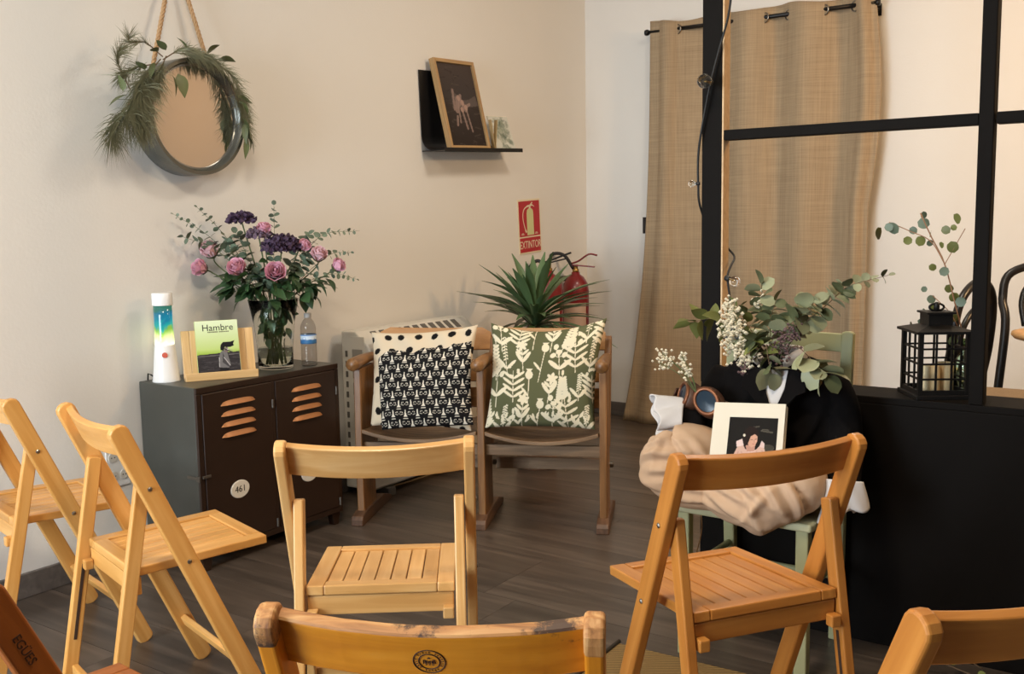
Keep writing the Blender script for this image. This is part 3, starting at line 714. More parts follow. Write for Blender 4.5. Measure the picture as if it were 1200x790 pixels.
for k, (p, d) in enumerate((((.10, -2.87, .99), (-.5, -.8, -.35)), ((.16, -2.85, 1.0), (.2, -.8, -.4)), ((.24, -2.80, .98), (.6, -.6, -.4)), ((.29, -2.73, 1.0), (.7, -.2, -.2)), ((.32, -2.66, .99), (.6, .5, -.5)))):
    lf = ['at the lower left', 'below the left front rose', 'below the large open rose', 'right of the large open rose', 'at the lower right'][k]
    rt = thing('greenery_branch', 'dark green leafy stem over the vase rim ' + lf, 'greenery', (VX, VY, LZ + .02), group='dark leaf stems in the glass vase')
    o = Vector((VX, VY, LZ + .02)); p = Vector(p)
    MB().tube(spline([(0, 0, 0), Vector(((p.x - VX) * .4, (p.y - VY) * .4, .24)), p - o], 12), .0022, 6).build('stem', M['stem'], rt, smooth=True)
    for j in range(13):
        q = p - o + Vector((random.uniform(-.04, .04), random.uniform(-.04, .04), random.uniform(-.045, .05)))
        put_leaf(random.choice(GB), rt, q, Vector(d) + Vector((random.uniform(-.9, .9), random.uniform(-.6, .6), random.uniform(-.5, .6))), random.uniform(.055, .085), random.uniform(-.9, .9))
    for j in range(8):
        a = random.uniform(0, 6.28); put_leaf(random.choice(GB), rt, (.045 * math.cos(a), .045 * math.sin(a), random.uniform(.09, .22)), (random.uniform(-.5, .5), random.uniform(-.5, .5), random.uniform(-1, 1)), random.uniform(.04, .06), random.uniform(-1, 1))

# ------------------------------------------------------------------ water bottle
m, nt, bs = new_mat('clear_plastic'); bs.inputs['Transmission Weight'].default_value = 1; bs.inputs['Roughness'].default_value = .05; bs.inputs['IOR'].default_value = 1.3; M['pet'] = m
wb = thing('water_bottle', 'small clear plastic water bottle with a blue label beside the vase', 'bottle', (.285, -2.672, LZ))
pr = [(0, 0.001), (.028, 0.001), (.0315, .006)]
for i in range(7): z = .012 + i * .0105; pr += [(.0318, z), (.0300, z + .004), (.0318, z + .008)]
pr += [(.0316, .09), (.0316, .128)]
for i in range(2): z = .130 + i * .010; pr += [(.0300, z + .003), (.0316, z + .008)]
pr += [(.030, .160), (.022, .178), (.0125, .190), (.0125, .200)]
inn = [(r - .0008, z + (.001 if i == 0 else 0)) for i, (r, z) in enumerate(pr[1:])][::-1]
MB().lathe(pr + inn + [(0, .0022)], 28, cap=False).build('bottle_wall', M['pet'], wb, smooth=True)
MB().lathe([(.0142, .192), (.0146, .194), (.0146, .209), (.013, .211)], 24).build('cap', mat('pale_cap', srgb(170, 168, 164), .5), wb, smooth=True, bevel=.001)
cv = Canvas(100, 22, (206, 220, 232)); cv.grad(.0, .10, (40, 84, 128), (88, 138, 178))
for i in range(9): cv.poly([(i * .12 - .04, .04), (i * .12 + .03, .15 + .03 * (i % 3)), (i * .12 + .10, .04)], (60, 110, 160)); cv.poly([(i * .12 + .005, .11), (i * .12 + .03, .15 + .03 * (i % 3)), (i * .12 + .055, .11)], (228, 236, 242))
cv.line(0, .20, 1, .20, .02, (60, 120, 190))
print_panel('label', cv, .2, M['print_gloss'], wb, Matrix.Translation((0, 0, .090)), surf=lambda u, v: (.0322 * math.cos(2 * PI * u + 1), .0322 * math.sin(2 * PI * u + 1), v * .037), smooth=True)

# ------------------------------------------------------------------ round mirror on a rope, with its garland
M['rim'] = mat('grey_painted_metal', srgb(104, 104, 97), .26, .65, noise=.1, nscale=30); M['rope'] = mat('jute_rope', srgb(178, 142, 102), .85, noise=.25, nscale=150, bump=.6, bscale=300)
m, nt, bs = new_mat('mirror_glass'); bs.inputs['Base Color'].default_value = (.88, .88, .88, 1); bs.inputs['Metallic'].default_value = 1; bs.inputs['Roughness'].default_value = .03; M['mirror'] = m
RY = Matrix.Rotation(PI / 2, 3, 'Y')
mi = thing('round_mirror', 'round mirror in a deep grey metal rim hanging from a rope', 'mirror', (0.001, -3.008, 1.632))
prof = [(.186, .0), (.212, .0), (.214, .004), (.214, .108), (.212, .112), (.200, .112), (.196, .108), (.1855, .092), (.1855, .084), (.186, .0)]
MB().lathe(prof, 64, cap=False, R=RY).build('rim', M['rim'], mi, smooth=True).modifiers.new('e', 'EDGE_SPLIT').split_angle = .6
MB().lathe([(.186, .080), (.186, .084)], 64, R=RY).build('mirror_glass', M['mirror'], mi)
rp = MB()
for (ya, za, yb, zb) in ((-.158, .150, -.012, .588), (.096, .196, -.008, .588)):
    A, B = Vector((.06, ya, za)), Vector((.025, yb, zb)); L = (B - A).length; d = (B - A) / L; a = d.cross(Vector((1, 0, 0))).normalized(); c = d.cross(a)
    for k in range(3):
        n = 90; rp.tube([A + d * (L * i / n) + (a * math.cos(i * .62 + k * 2.094) + c * math.sin(i * .62 + k * 2.094)) * .0042 for i in range(n + 1)], .0048, 6)
ro = rp.build('hanging_rope', M['rope'], mi, smooth=True)
MB().tube([(-.0, -.01, .600), (.04, -.01, .598), (.05, -.01, .610)], .004, 8).build('wall_hook', M['iron'], mi, smooth=True)

M['pine'] = mat('pine_needle', srgb(126, 128, 102), .6, noise=.3, nscale=30); M['bay'] = leaf_mat('bay_leaf', srgb(92, 100, 62))
BAY = [leaf_mesh('leaf', 'broad', M['bay'], .2, .25), leaf_mesh('leaf', 'lance', M['bay'], .3, .25)]
gar = thing('evergreen_garland', 'garland of dried pine sprigs and bay leaves draped over the top of the mirror', 'garland', (.115, -3.01, 1.845))
GO = Vector((.115, -3.01, 1.845))


def pine(pts, n, ln, droop, start=0.15):
    sp_ = spline([Vector(p) - GO for p in pts], 20); st = MB(); st.tube(sp_, .0022, 5)
    s = st.build('twig', M['stem_brown'], gar, smooth=True); b = MB()
    for i in range(int(n * 1.45)):
        t = start + (1 - start) * random.random() ** .8; k = t * 20; j = min(int(k), 19); p = sp_[j].lerp(sp_[j + 1], k - j); d = (sp_[j + 1] - sp_[j]).normalized()
        q = d * random.uniform(.4, 1.1) + Vector((random.uniform(-1, 1), random.uniform(-1, 1), random.uniform(-1, 1))) * .62; q.x = q.x if q.x > -.2 else -q.x
        q.normalize(); L = ln * random.uniform(.7, 1.15); sd = q.cross(Vector((1, .3, .2))).normalized() * .0010
        m1 = p + q * L * .55 + Vector((0, 0, -droop * .3)); e = p + q * L + Vector((0, 0, -droop))
        if (GO + e).x < .012: e.x = .012 - GO.x + .002
        if (GO + m1).x < .012: m1.x = .012 - GO.x + .002
        b.add([p - sd, p + sd, m1 - sd, m1 + sd, e], [(0, 1, 3, 2), (2, 3, 4)])
    b.build('pine_needles', M['pine'], gar, stuff=True)


for a in (
        ([(.12, -3.17, 1.82), (.15, -3.28, 1.72), (.14, -3.34, 1.60)], 260, .10, .035),
        ([(.12, -3.18, 1.81), (.15, -3.27, 1.72), (.15, -3.295, 1.62)], 240, .09, .03),
        ([(.13, -3.20, 1.80), (.14, -3.245, 1.72), (.14, -3.26, 1.66)], 200, .08, .03),
        ([(.14, -3.16, 1.83), (.15, -3.20, 1.77), (.15, -3.22, 1.71)], 180, .065, .022),
        ([(.12, -3.30, 1.66), (.12, -3.36, 1.60), (.11, -3.38, 1.54)], 200, .09, .03),
        ([(.13, -3.22, 1.70), (.15, -3.26, 1.62), (.14, -3.28, 1.57)], 170, .08, .03),
        ([(.12, -3.20, 1.80), (.13, -3.30, 1.77), (.13, -3.34, 1.74)], 120, .065, .012),
        ([(.12, -3.30, 1.70), (.13, -3.35, 1.79), (.12, -3.33, 1.835)], 100, .06, .008),
        ([(.12, -3.16, 1.83), (.12, -3.23, 1.87), (.12, -3.29, 1.862), (.12, -3.295, 1.885)], 70, .055, .0),
        ([(.12, -3.16, 1.82), (.13, -3.08, 1.865), (.13, -2.99, 1.855), (.13, -2.93, 1.83)], 260, .055, .015),
        ([(.12, -3.10, 1.85), (.13, -3.03, 1.85), (.13, -2.97, 1.84)], 160, .05, .03),
        ([(.12, -2.96, 1.845), (.13, -2.87, 1.80), (.13, -2.83, 1.73), (.13, -2.81, 1.66)], 240, .06, .025),
        ([(.12, -2.86, 1.76), (.13, -2.82, 1.66), (.13, -2.805, 1.58)], 170, .06, .02)):
    pine(*a)
for p, d, s_ in (((.15, -3.33, 1.68), (0, -1, -.25), .085), ((.15, -3.35, 1.69), (.1, -.15, .9), .055), ((.16, -3.13, 1.77), (.3, .2, -1), .085), ((.17, -3.16, 1.76), (.2, .3, -1), .07), ((.14, -3.16, 1.85), (0, -.5, .5), .05),
                 ((.14, -2.93, 1.845), (.1, 1, .15), .07), ((.14, -2.98, 1.86), (.1, .6, .6), .06), ((.14, -3.07, 1.868), (.1, -.5, .6), .055), ((.14, -2.85, 1.72), (.1, 1, -.2), .065), ((.14, -2.84, 1.70), (.1, .8, -.8), .06), ((.14, -2.83, 1.64), (.2, .5, -1), .08),
                 ((.14, -2.81, 1.60), (.1, .3, -1), .085), ((.14, -2.815, 1.56), (.2, -.2, -1), .075), ((.14, -2.80, 1.57), (.1, .6, -1), .07), ((.14, -2.82, 1.62), (.3, -.3, -1), .08), ((.14, -2.805, 1.66), (.1, .2, -1), .07),
                 ((.15, -3.26, 1.77), (.3, -.6, .4), .06), ((.15, -3.22, 1.80), (.3, -.5, -.6), .07), ((.15, -3.20, 1.84), (.2, -.6, .1), .05)):
    put_leaf(random.choice(BAY), gar, Vector(p) - GO, d, s_, random.uniform(-.7, .7))

# ------------------------------------------------------------------ wall shelf and what stands on it
M['black_steel'] = mat('black_steel', srgb(24, 23, 24), .38, .3); M['oak'] = wood('oak_frame', srgb(158, 122, 78), srgb(176, 140, 92), srgb(190, 156, 108), .45, (3, 60, 60))
tilt_sh = math.radians(2.2)
sh = thing('wall_shelf', 'black bent-steel ledge shelf fixed to the wall right of the mirror', 'shelf', (0, -1.26, 1.578), rot=(tilt_sh, 0, 0))
hl = 0.335; prof = [(.004, .40)]
for i in range(9):
    a = PI / 2 * i / 8; prof.append((.004 + .075 * (1 - math.cos(a)), .082 - .075 * math.sin(a)))
prof += [(.148, .007), (.150, .020)]
def sheet(name, pf, ya, yb, t_=.004):
    P = [Vector((x, 0, z)) for x, z in pf]; off = []
    for i, p in enumerate(P):
        d = (P[min(i + 1, len(P) - 1)] - P[max(i - 1, 0)]).normalized(); off.append(p + Vector((-d.z, 0, d.x)) * t_)
    b = MB(); n = len(P); R_ = P + off[::-1]; m_ = len(R_)
    b.add([(q.x, ya, q.z) for q in R_] + [(q.x, yb, q.z) for q in R_], [tuple(range(m_)), tuple(range(2 * m_ - 1, m_ - 1, -1))] + [(i, (i + 1) % m_, m_ + (i + 1) % m_, m_ + i) for i in range(m_)])
    return b.build(name, M['black_steel'], sh)


sheet('back_plate', prof[:10], -hl, -.055)
sheet('shelf_board', [(.002, .007), (.146, .007)], -hl + .002, hl)
MB().box((.148, 0, .010), (.004, 2 * hl, .020)).build('front_lip', M['black_steel'], sh)
MB().box((.003, .13, .024), (.004, .37, .034)).build('back_lip', M['black_steel'], sh)
SHM = Matrix.Translation((0, -1.26, 1.578)) @ Matrix.Rotation(tilt_sh, 4, 'X')


def on_shelf(x, y, z): return SHM @ Vector((x, y, z))


# framed photograph leaning back on the shelf
A = on_shelf(.128, -.108, .0115); up = (on_shelf(.034, -.118, .465) - A).normalized(); Xd = (SHM.to_3x3() @ Vector((0, 1, 0))); N = Xd.cross(up)
fr = thing('picture_frame', 'tall framed dark photograph in a pale wood frame leaning on the wall shelf', 'picture frame'); fr.matrix_basis = frame(A, Xd, N)
FW, FH = .330, .455; FT = .018
for (p, q) in (((-FW / 2, 0), (-FW / 2, FH)), ((FW / 2, 0), (FW / 2, FH))):
    s = 1 if p[0] < 0 else -1; board('frame_side', fr, (p[0] + s * .009, 0, 0), (q[0] + s * .009, FH, 0), (0, 0, 1), .018, .030, M['oak'], bevel=.0015)
for yy in (.009, FH - .009): board('frame_side', fr, (-FW / 2 + .018, yy, 0), (FW / 2 - .018, yy, 0), (0, 0, 1), .018, .030, M['oak'], bevel=.0015)
cv = Canvas(90, 126, (58, 50, 48)); cv.grad(.75, 1.4, (60, 54, 52), (72, 62, 58)); cv.grad(0, .7, (44, 36, 32), (58, 50, 46)); 
for i in range(60): xx, yy = random.random(), random.random() * 1.4; cv.line(xx, yy, xx + random.uniform(-.2, .2), yy + random.uniform(-.05, .05), .02, random.choice(((70, 60, 56), (48, 40, 36), (84, 74, 68))), .5)
cv.poly([(.25, .62), (.30, .98), (.52, .78), (.74, .80), (.95, .88), (.98, .70), (.6, .66)], (98, 88, 84), .7)
for x0, y0_, x1, y1_, wd in ((.30, .62, .34, .95, .05), (.36, .60, .42, .80, .10), (.45, .70, .52, .86, .07), (.5, .62, .56, .30, .05), (.42, .66, .40, .40, .04), (.58, .66, .74, .72, .05), (.62, .62, .68, .25, .04), (.34, .5, .30, .35, .05), (.50, .78, .60, .62, .09)):
    cv.line(x0, y0_, x1, y1_, wd, (146, 124, 116), .75)
for x_, y_ in ((.46, .82), (.55, .74), (.5, .62), (.62, .66)): cv.ell(x_, y_, .045, .05, (168, 140, 128), .3, .8)
print_panel('photograph', cv, FW - .034, M['print'], fr, Matrix.Translation((0, FH / 2, .003)))
m, nt, bs = new_mat('picture_glass'); M['picture_glass'] = m
bs.inputs['Transmission Weight'].default_value = 1; bs.inputs['Roughness'].default_value = .0; bs.inputs['IOR'].default_value = 1.25
# small watercolour and a folded gilt card
Bp = on_shelf(.122, .225, .0115); upb = (on_shelf(.060, .232, .215) - Bp).normalized(); wc = thing('watercolour_print', 'small unframed green and white watercolour standing on the wall shelf', 'print'); wc.matrix_basis = frame(Bp, Xd, Xd.cross(upb))
MB().box((0, .095, -.004), (.175, .19, .008)).build('canvas_block', M['paper'], wc, bevel=.001)
cv = Canvas(60, 64, (206, 208, 200))
for i in range(140):
    x_, y_ = random.gauss(.5, .2), random.gauss(.6, .25); cv.ell(x_, y_, random.uniform(.03, .10), random.uniform(.03, .12), random.choice(((110, 124, 110), (140, 150, 138), (82, 100, 88), (190, 196, 186), (160, 166, 150))), random.random() * 3, .45)
cv.grad(0, .06, (200, 178, 150), (210, 196, 176))
print_panel('painted_face', cv, .175, M['print'], wc, Matrix.Translation((0, .093, .0004)))
gc_ = thing('folded_card', 'narrow gilt-edged folded card open in a V between the frame and the watercolour', 'card'); gc_.matrix_basis = SHM @ Matrix.Translation((.126, .118, .0115))
M['gilt'] = mat('gilt_card', srgb(186, 158, 112), .4, .3)
b = MB(); b.box((0, 0, .075), (.018, .004, .16), Matrix.Rotation(math.radians(-9), 3, 'X')); b.build('card_leaf', M['gilt'], gc_)
b = MB(); b.box((0, -.028, .075), (.018, .004, .16), Matrix.Rotation(math.radians(10), 3, 'X')); b.build('card_leaf', M['gilt'], gc_)

# ------------------------------------------------------------------ fire extinguisher sign
M['red_sign'] = mat('sign_red', srgb(176, 30, 38), .5); M['cream_sign'] = mat('sign_cream', srgb(226, 214, 184), .5); M['lumi'] = mat('sign_pale_green', srgb(206, 206, 150), .5)
sg = thing('extinguisher_sign', 'red and cream EXTINTOR sign on the wall above the fire extinguishers', 'sign'); sg.matrix_basis = frame((.0025, -.650, 1.192), Matrix.Rotation(math.radians(3.2), 3, 'X') @ Vector((0, 1, 0)), (1, 0, 0))
SW, SHh = .228, .308
MB().box((0, 0, 0), (SW, SHh, .004)).build('backing', M['cream_sign'], sg)
b = MB(); b.box((0, .044, .0022), (SW - .016, .200, .0012)); b.build('red_panel', M['red_sign'], sg)
b = MB(); b.box((0, -.105, .0022), (SW - .016, .082, .0012)); wp = b.build('red_panel', M['red_sign'], sg)
text('word', 'EXTINTOR', 0.062, M['cream_sign'], sg, Matrix.Translation((0, -.106, .0031)), .0003, .72)
b = MB()
b.prism([(-.034, -.050), (.034, -.050), (.034, .075), (.030, .092), (.014, .102), (-.014, .102), (-.030, .092), (-.034, .075)], .0006, (.006, .0, .0031))
b.build('pictogram_body', M['lumi'], sg)
b = MB(); b.prism([(-.008, .10), (.008, .10), (.008, .114), (-.008, .114)], .0006, (.006, 0, .0031)); b.prism([(-.026, .108), (.034, .116), (.052, .108), (.050, .114), (.030, .124), (-.02, .120)], .0006, (.0, 0, .0031)); b.prism([(.004, .120), (.030, .138), (.036, .132), (.014, .116)], .0006, (.0, 0, .0031))
hs_ = spline([(-.018, .116, .0031), (-.056, .095, .0031), (-.068, .05, .0031), (-.050, -.01, .0031), (-.036, -.034, .0031)], 16)
for i in range(16):
    p, q = hs_[i], hs_[i + 1]; d = (q - p).normalized(); nn = Vector((-d.y, d.x, 0)) * (.0035 + (.003 if i > 12 else 0)); b.add([p - nn, p + nn, q + nn, q - nn], [(0, 1, 2, 3)])
for xx in (-.085, .055): b.box((xx + .01, -.044, .0031), (.030, .004, .0006)); b.box((xx + .01, -.038, .0031), (.018, .003, .0006))
b.build('pictogram_lines', M['cream_sign'], sg, stuff=True)

# ------------------------------------------------------------------ outlet and switch
ou = thing('wall_outlet', 'white multi-gang wall outlet low on the left wall behind the folding chairs', 'outlet', (.0, -3.365, .372))
MB().box((.004, 0, 0), (.008, .092, .150)).build('plate', M['white_plastic'], ou, bevel=.002)
for zz in (-.034, .034):
    for yy in (-.021, .021):
        MB().lathe([(.0175, 0), (.0175, .003), (.015, .0034)], 20, R=RY).build('socket_face', mat('socket_face', srgb(214, 210, 200), .4) if 'sf' not in M else M['sf'], ou, loc=(.008, yy, zz)); 
b = MB()
for zz in (-.034, .034):
    for yy in (-.021, .021):
        for k in (-.006, .006): b.tube([(.0105, yy + k, zz), (.0117, yy + k, zz)], .0024, 8)
b.build('socket_hole', M['black_ink'], ou, stuff=True)
swt = thing('light_switch', 'small black light switch on the back wall left of the curtain', 'switch', (.421, -.0, 1.183))
MB().box((0, -.004, 0), (.050, .008, .098)).build('plate', M['black_steel'], swt, bevel=.002); MB().box((0, -.009, 0), (.030, .004, .05)).build('rocker', M['black_ink'], swt, bevel=.001)

# ------------------------------------------------------------------ electric heater
M['heater'] = mat('heater_white', srgb(214, 210, 200), .45, noise=.03, nscale=10)
ht = thing('electric_heater', 'white slatted electric heater standing along the wall behind the old cinema seats', 'heater', (.05, -2.25, 0))
hw_, hd, hh_ = .79, .17, .752
pr = [(0, .04), (0, hh_), (.085, hh_), (.150, hh_ - .050), (.172, hh_ - .075), (.172, .05), (.155, .04)]
b = MB(); n = len(pr); b.add([(x, 0, z) for x, z in pr] + [(x, hw_, z) for x, z in pr], [tuple(range(n)), tuple(range(2 * n - 1, n - 1, -1))] + [(i, (i + 1) % n, n + (i + 1) % n, n + i) for i in range(n)])
b.build('casing', M['heater'], ht, bevel=.006)
M['vent_dark'] = mat('vent_dark', srgb(96, 92, 86), .7)
for i in range(11):
    yy = .10 + i * .058
    b = MB(); R = Matrix.Rotation(math.radians(37.6), 3, 'Y'); b.box((.118, yy, hh_ - .0245), (.056, .034, .004), R); b.build('top_vent', M['vent_dark'], ht)
for i in range(10):
    b = MB(); b.box((.030, -.001, hh_ - .10 - i * .046), (.012, .004, .026)); b.build('side_vent', M['vent_dark'], ht)
for i in range(3):
    b = MB(); b.box((.098, -.002, hh_ - .105 - i * .075), (.062, .006, .056)); b.build('side_window', mat('heater_window', srgb(150, 146, 138), .5), ht, bevel=.002)
b = MB(); b.box((.098, -.001, hh_ - .30), (.085, .004, .56)); b.build('side_panel', M['heater'], ht, bevel=.002)
for yy in (.1, .69): MB().box((.086, yy, .02), (.20, .05, .04)).build('foot', M['vent_dark'], ht, bevel=.004)
cb = tag(MB().tube([(.13, -2.13, .004), (.145, -1.9, .004), (.15, -1.60, .004), (.16, -1.3, .004)], .0045, 8).build('floor_cable', mat('pale_cord', srgb(186, 166, 132), .5), None, smooth=True), 'pale power cord lying on the floor under the old cinema seats', 'cable')
pg = thing('power_plug', 'small white plug lying on the floor beside the locker', 'plug', (.105, -2.075, 0)); MB().lathe([(.017, 0), (.018, .006), (.014, .022), (.008, .03)], 18).build('plug_body', M['white_plastic'], pg, smooth=True)

# ------------------------------------------------------------------ old cinema seats
M['seat_wood'] = wood('old_walnut', srgb(100, 66, 34), srgb(126, 86, 47), srgb(150, 106, 62), .4, (3, 40, 40), coat=.1); M['seat_grey'] = wood('worn_ply', srgb(104, 80, 56), srgb(126, 99, 72), srgb(150, 122, 92), .55, (3, 40, 40), worn=(srgb(160, 138, 116), .66)); M['seat_light'] = wood('honey_back', srgb(158, 112, 64), srgb(178, 130, 80), srgb(192, 146, 94), .4, (3, 30, 30)); M['seat_foot'] = wood('dark_foot', srgb(70, 48, 32), srgb(92, 64, 44), srgb(116, 84, 60), .5)
cs = thing('cinema_seats', 'pair of joined old wooden cinema seats with flip-up seats and shared armrests', 'bench', (.882, -2.334, 0), math.radians(25.4))
XS = (-.522, -.012, .478)
for i, xs in enumerate(XS):
    t = .030
    up_ = MB(); up_.prism([(.045, .045), (.215, .045), (.205, .30), (.235, .64), (.050, .64), (.040, .30)], t, (xs, 0, 0), (0, 1, 0), (0, 0, 1))
    us = up_.mesh('upright', M['seat_wood']); us.transform(Matrix.Rotation(-PI / 2, 4, 'Y') if False else Matrix.Identity(4))
    R3 = frame((xs, 0.0, .34), (0, 0, 1), (1, 0, 0)); us.transform(R3.inverted()); link('upright', us, cs, bevel=.004, matrix=R3)
    b = MB(); b.prism([(-.015, 0), (.405, 0), (.405, .022), (.30, .052), (.06, .052), (-.005, .040), (-.015, .025)], .050, (0, 0, 0), (1, 0, 0), (0, 0, 1)); b.build('foot', M['seat_foot'], cs, bevel=.004, matrix=frame((xs, 0, 0), (0, 1, 0), (0, 0, 1)) @ Matrix.Identity(4))
    b = MB(); b.tube([(-.012, 0, 0), (.0, 0, 0), (.03, 0, 0), (.12, 0, .002), (.24, 0, 0), (.32, 0, -.006)], [.024, .0275, .0275, .024, .020, .016], 14); b.build('armrest', M['seat_wood'], cs, smooth=True, matrix=frame((xs, 0.0, .6655), (0, 1, 0), (0, 0, 1)))
    board('back_upright', cs, (xs, .235, .30), (xs, .385, .74), (1, 0, 0), .055, .028, M['seat_wood'], r1=.02)
    MB().lathe([(.012, 0), (.012, .012), (.008, .016)], 12, R=RY).build('pivot_bolt', M['iron'], cs, loc=(xs + .015, .22, .225))
for i in (0, 1):
    xa, xb = XS[i] + .018, XS[i + 1] - .018; wc_ = xb - xa; xm = (xa + xb) / 2
    def pan(u, v, xm=xm, wc_=wc_):
        e = -1 + 2 * u; yy = .018 + .34 * v + .012 * e * e * (1 - v)
        return (e * wc_ / 2, yy, .360 + .034 * e * e + .012 * v - .018 * math.sin(PI * v) + .0)
    b = MB(); N_ = 18; b.grid(pan, N_, 8); b.grid(lambda u, v: tuple(Vector(pan(u, v)) - Vector((0, 0, .016))), N_, 8)
    nn_ = (N_ + 1) * 9
    rim = [j for j in range(N_ + 1)] + [(N_ + 1) * k + N_ for k in range(1, 9)] + [(N_ + 1) * 8 + j for j in range(N_ - 1, -1, -1)] + [(N_ + 1) * k for k in range(7, 0, -1)]
    b.f += [(rim[j], rim[(j + 1) % len(rim)], nn_ + rim[(j + 1) % len(rim)], nn_ + rim[j]) for j in range(len(rim))]; b.m += [0] * len(rim)
    b.build('seat_pan', M['seat_grey'], cs, bevel=.003, matrix=Matrix.Translation((xm, 0, 0)))
    board('front_rail', cs, (xa - .004, .080, .312), (xb + .004, .080, .312), (0, -1, 0), .044, .022, M['seat_grey'])
    board('rear_rail', cs, (xa - .004, .30, .205), (xb + .004, .30, .205), (0, -1, 0), .050, .022, M['seat_grey'])
    if i == 0: board('rear_rail', cs, (xa - .004, .16, .265), (xb + .004, .16, .265), (0, -1, 0), .026, .020, M['seat_grey'])
    for k, (za, hgt_, mm_) in enumerate(((.730, .098, M['seat_light']), (.600, .095, M['seat_light']), (.490, .085, M['seat_wood']))):
        vs, fs = [], []; yb_ = .235 + (za - .30) * .15 / .44 - .022
        for j in range(13):
            e = -1 + 2 * j / 12; hx = wc_ / 2 + .008; bow = .020 * (1 - e * e); rr_ = hgt_ / 2 - (.022 * max(0, (abs(e) - .86) / .14) ** 2 if k == 0 else 0)
            for (q, t) in ((-1, -1), (1, -1), (1, 1), (-1, 1)): vs.append((e * hx, (rr_ if q > 0 else hgt_ / 2) * q, bow * -1 + t * .007))
        for j in range(12):
            for l in range(4): fs.append((j * 4 + l, j * 4 + (l + 1) % 4, (j + 1) * 4 + (l + 1) % 4, (j + 1) * 4 + l))
        fs += [(0, 1, 2, 3), (51, 50, 49, 48)]
        b = MB(); b.add(vs, fs); bd = b.build('back_board', mm_, cs, bevel=.003, matrix=frame((xm, yb_, za), (1, 0, 0), (0, -.946, .324)))
        if k == 0: MB().lathe([(.0, .0), (.010, .0006), (.0, .0008)], 14, cap=False).build('knot', mat('wood_knot', srgb(120, 70, 38), .5) if i else M['seat_wood'], bd, matrix=Matrix.Translation((.02, .005, -.0125)) @ Matrix.Diagonal((1.5, .8, 1, 1)) if False else Matrix.Translation((.02, .004, -.0118)) @ Matrix.Diagonal((1.6, .8, 1, 1)))


# ------------------------------------------------------------------ cushions
def pillow_surf(wd, hg, th, sgn, seed, pinch=.05, wrinkle=.006, sag=.0, warp=((0, 0),) * 4):
    ph = random.Random(seed).uniform(0, 6)
    def f(u, v):
        a, c = 2 * u - 1, 2 * v - 1
        k = (1 - abs(a) ** 2.6) * (1 - abs(c) ** 2.6); z = th * (max(0, k) ** .45)
        x = a * wd / 2 * (1 - pinch * (1 - c * c) * abs(a) ** 3); y = c * hg / 2 * (1 - pinch * (1 - a * a) * abs(c) ** 3)
        wr = wrinkle * (math.sin(9 * a + 4 * c + ph) * abs(c) ** 2 + math.sin(8 * c - 5 * a + ph) * abs(a) ** 3) * (1 - abs(a) ** 8) * (1 - abs(c) ** 8)
        y -= sag * (1 - a * a) * (c + 1) / 2
        for (wx, wy), k2 in zip(warp, ((1 - u) * (1 - v), u * (1 - v), u * v, (1 - u) * v)): x += wx * k2 ** 2.2; y += wy * k2 ** 2.2
        return (x, y, sgn * z + wr)
    return f


def cushion(name, label, cv, wd, hg, th, backc, matrix, seed, pinch=.05, sag=0., wrinkle=.006, warp=((0, 0),) * 4):
    N = cv.w - 1; Mv = cv.h - 1; b = MB(); b.grid(pillow_surf(wd, hg, th, 1, seed, pinch, wrinkle, sag, warp), N, Mv)
    n0 = len(b.v); b.grid(pillow_surf(wd, hg, th * .8, -1, seed, pinch, wrinkle, sag, warp), 40, 40)
    cols = np.concatenate([cv.a.reshape(-1, 3), np.tile(np.array(lin(tuple(x / 255 for x in backc))), (41 * 41, 1))])
    me = bpy.data.meshes.new(name); me.from_pydata(b.v, [], b.f); me.materials.append(M['cloth_print']); me.polygons.foreach_set('use_smooth', [True] * len(me.polygons)); store(me, cols)
    return me


M['cloth_print'] = print_mat('printed_cloth', .9)
nt = M['cloth_print'].node_tree; tc = nd(nt, 'ShaderNodeTexCoord'); nz = nd(nt, 'ShaderNodeTexNoise'); nz.inputs['Scale'].default_value = 500; nt.links.new(tc.outputs['Object'], nz.inputs[0]); bp = nd(nt, 'ShaderNodeBump'); bp.inputs['Strength'].default_value = .15; bp.inputs['Distance'].default_value = .001; nt.links.new(nz.outputs[0], bp.inputs['Height']); nt.links.new(bp.outputs[0], nt.nodes['Principled BSDF'].inputs['Normal'])
CSM = Matrix.Translation((.882, -2.334, 0)) @ Matrix.Rotation(math.radians(25.4), 4, 'Z')
# polka-dot cushion with a cat-print front panel
cv = Canvas(150, 150, (214, 198, 172)); rr = random.Random(4)
for j in range(8):
    for i in range(8):
        cv.ell((i + .5 * (j % 2)) / 6.6 + rr.uniform(-.02, .02), j / 6.6 + rr.uniform(-.02, .02), .032, .040, (20, 18, 18), rr.uniform(-.8, .8))
me = cushion('polka_cushion', '', cv, .43, .43, .055, (200, 186, 160), None, 1, .06, .012, .016, ((.02, 0), (.01, 0), (.0, .012), (-.02, -.035)))
c1 = link('polka_cushion', me); c1.matrix_basis = CSM @ frame((-.270, .128, .600), (1, 0, -.03), (0, -.93, .37)); tag(c1, 'cream cushion with black dots and a black cat-print front on the left cinema seat', 'cushion')
cv = Canvas(210, 190, (214, 206, 188)); K = (20, 19, 20); Wt = (222, 214, 198); NX, NY = 7.3, 8.6; cx, cyy = 1 / NX, (190 / 210) / NY
cv.a[:] = lin(tuple(x / 255 for x in K))
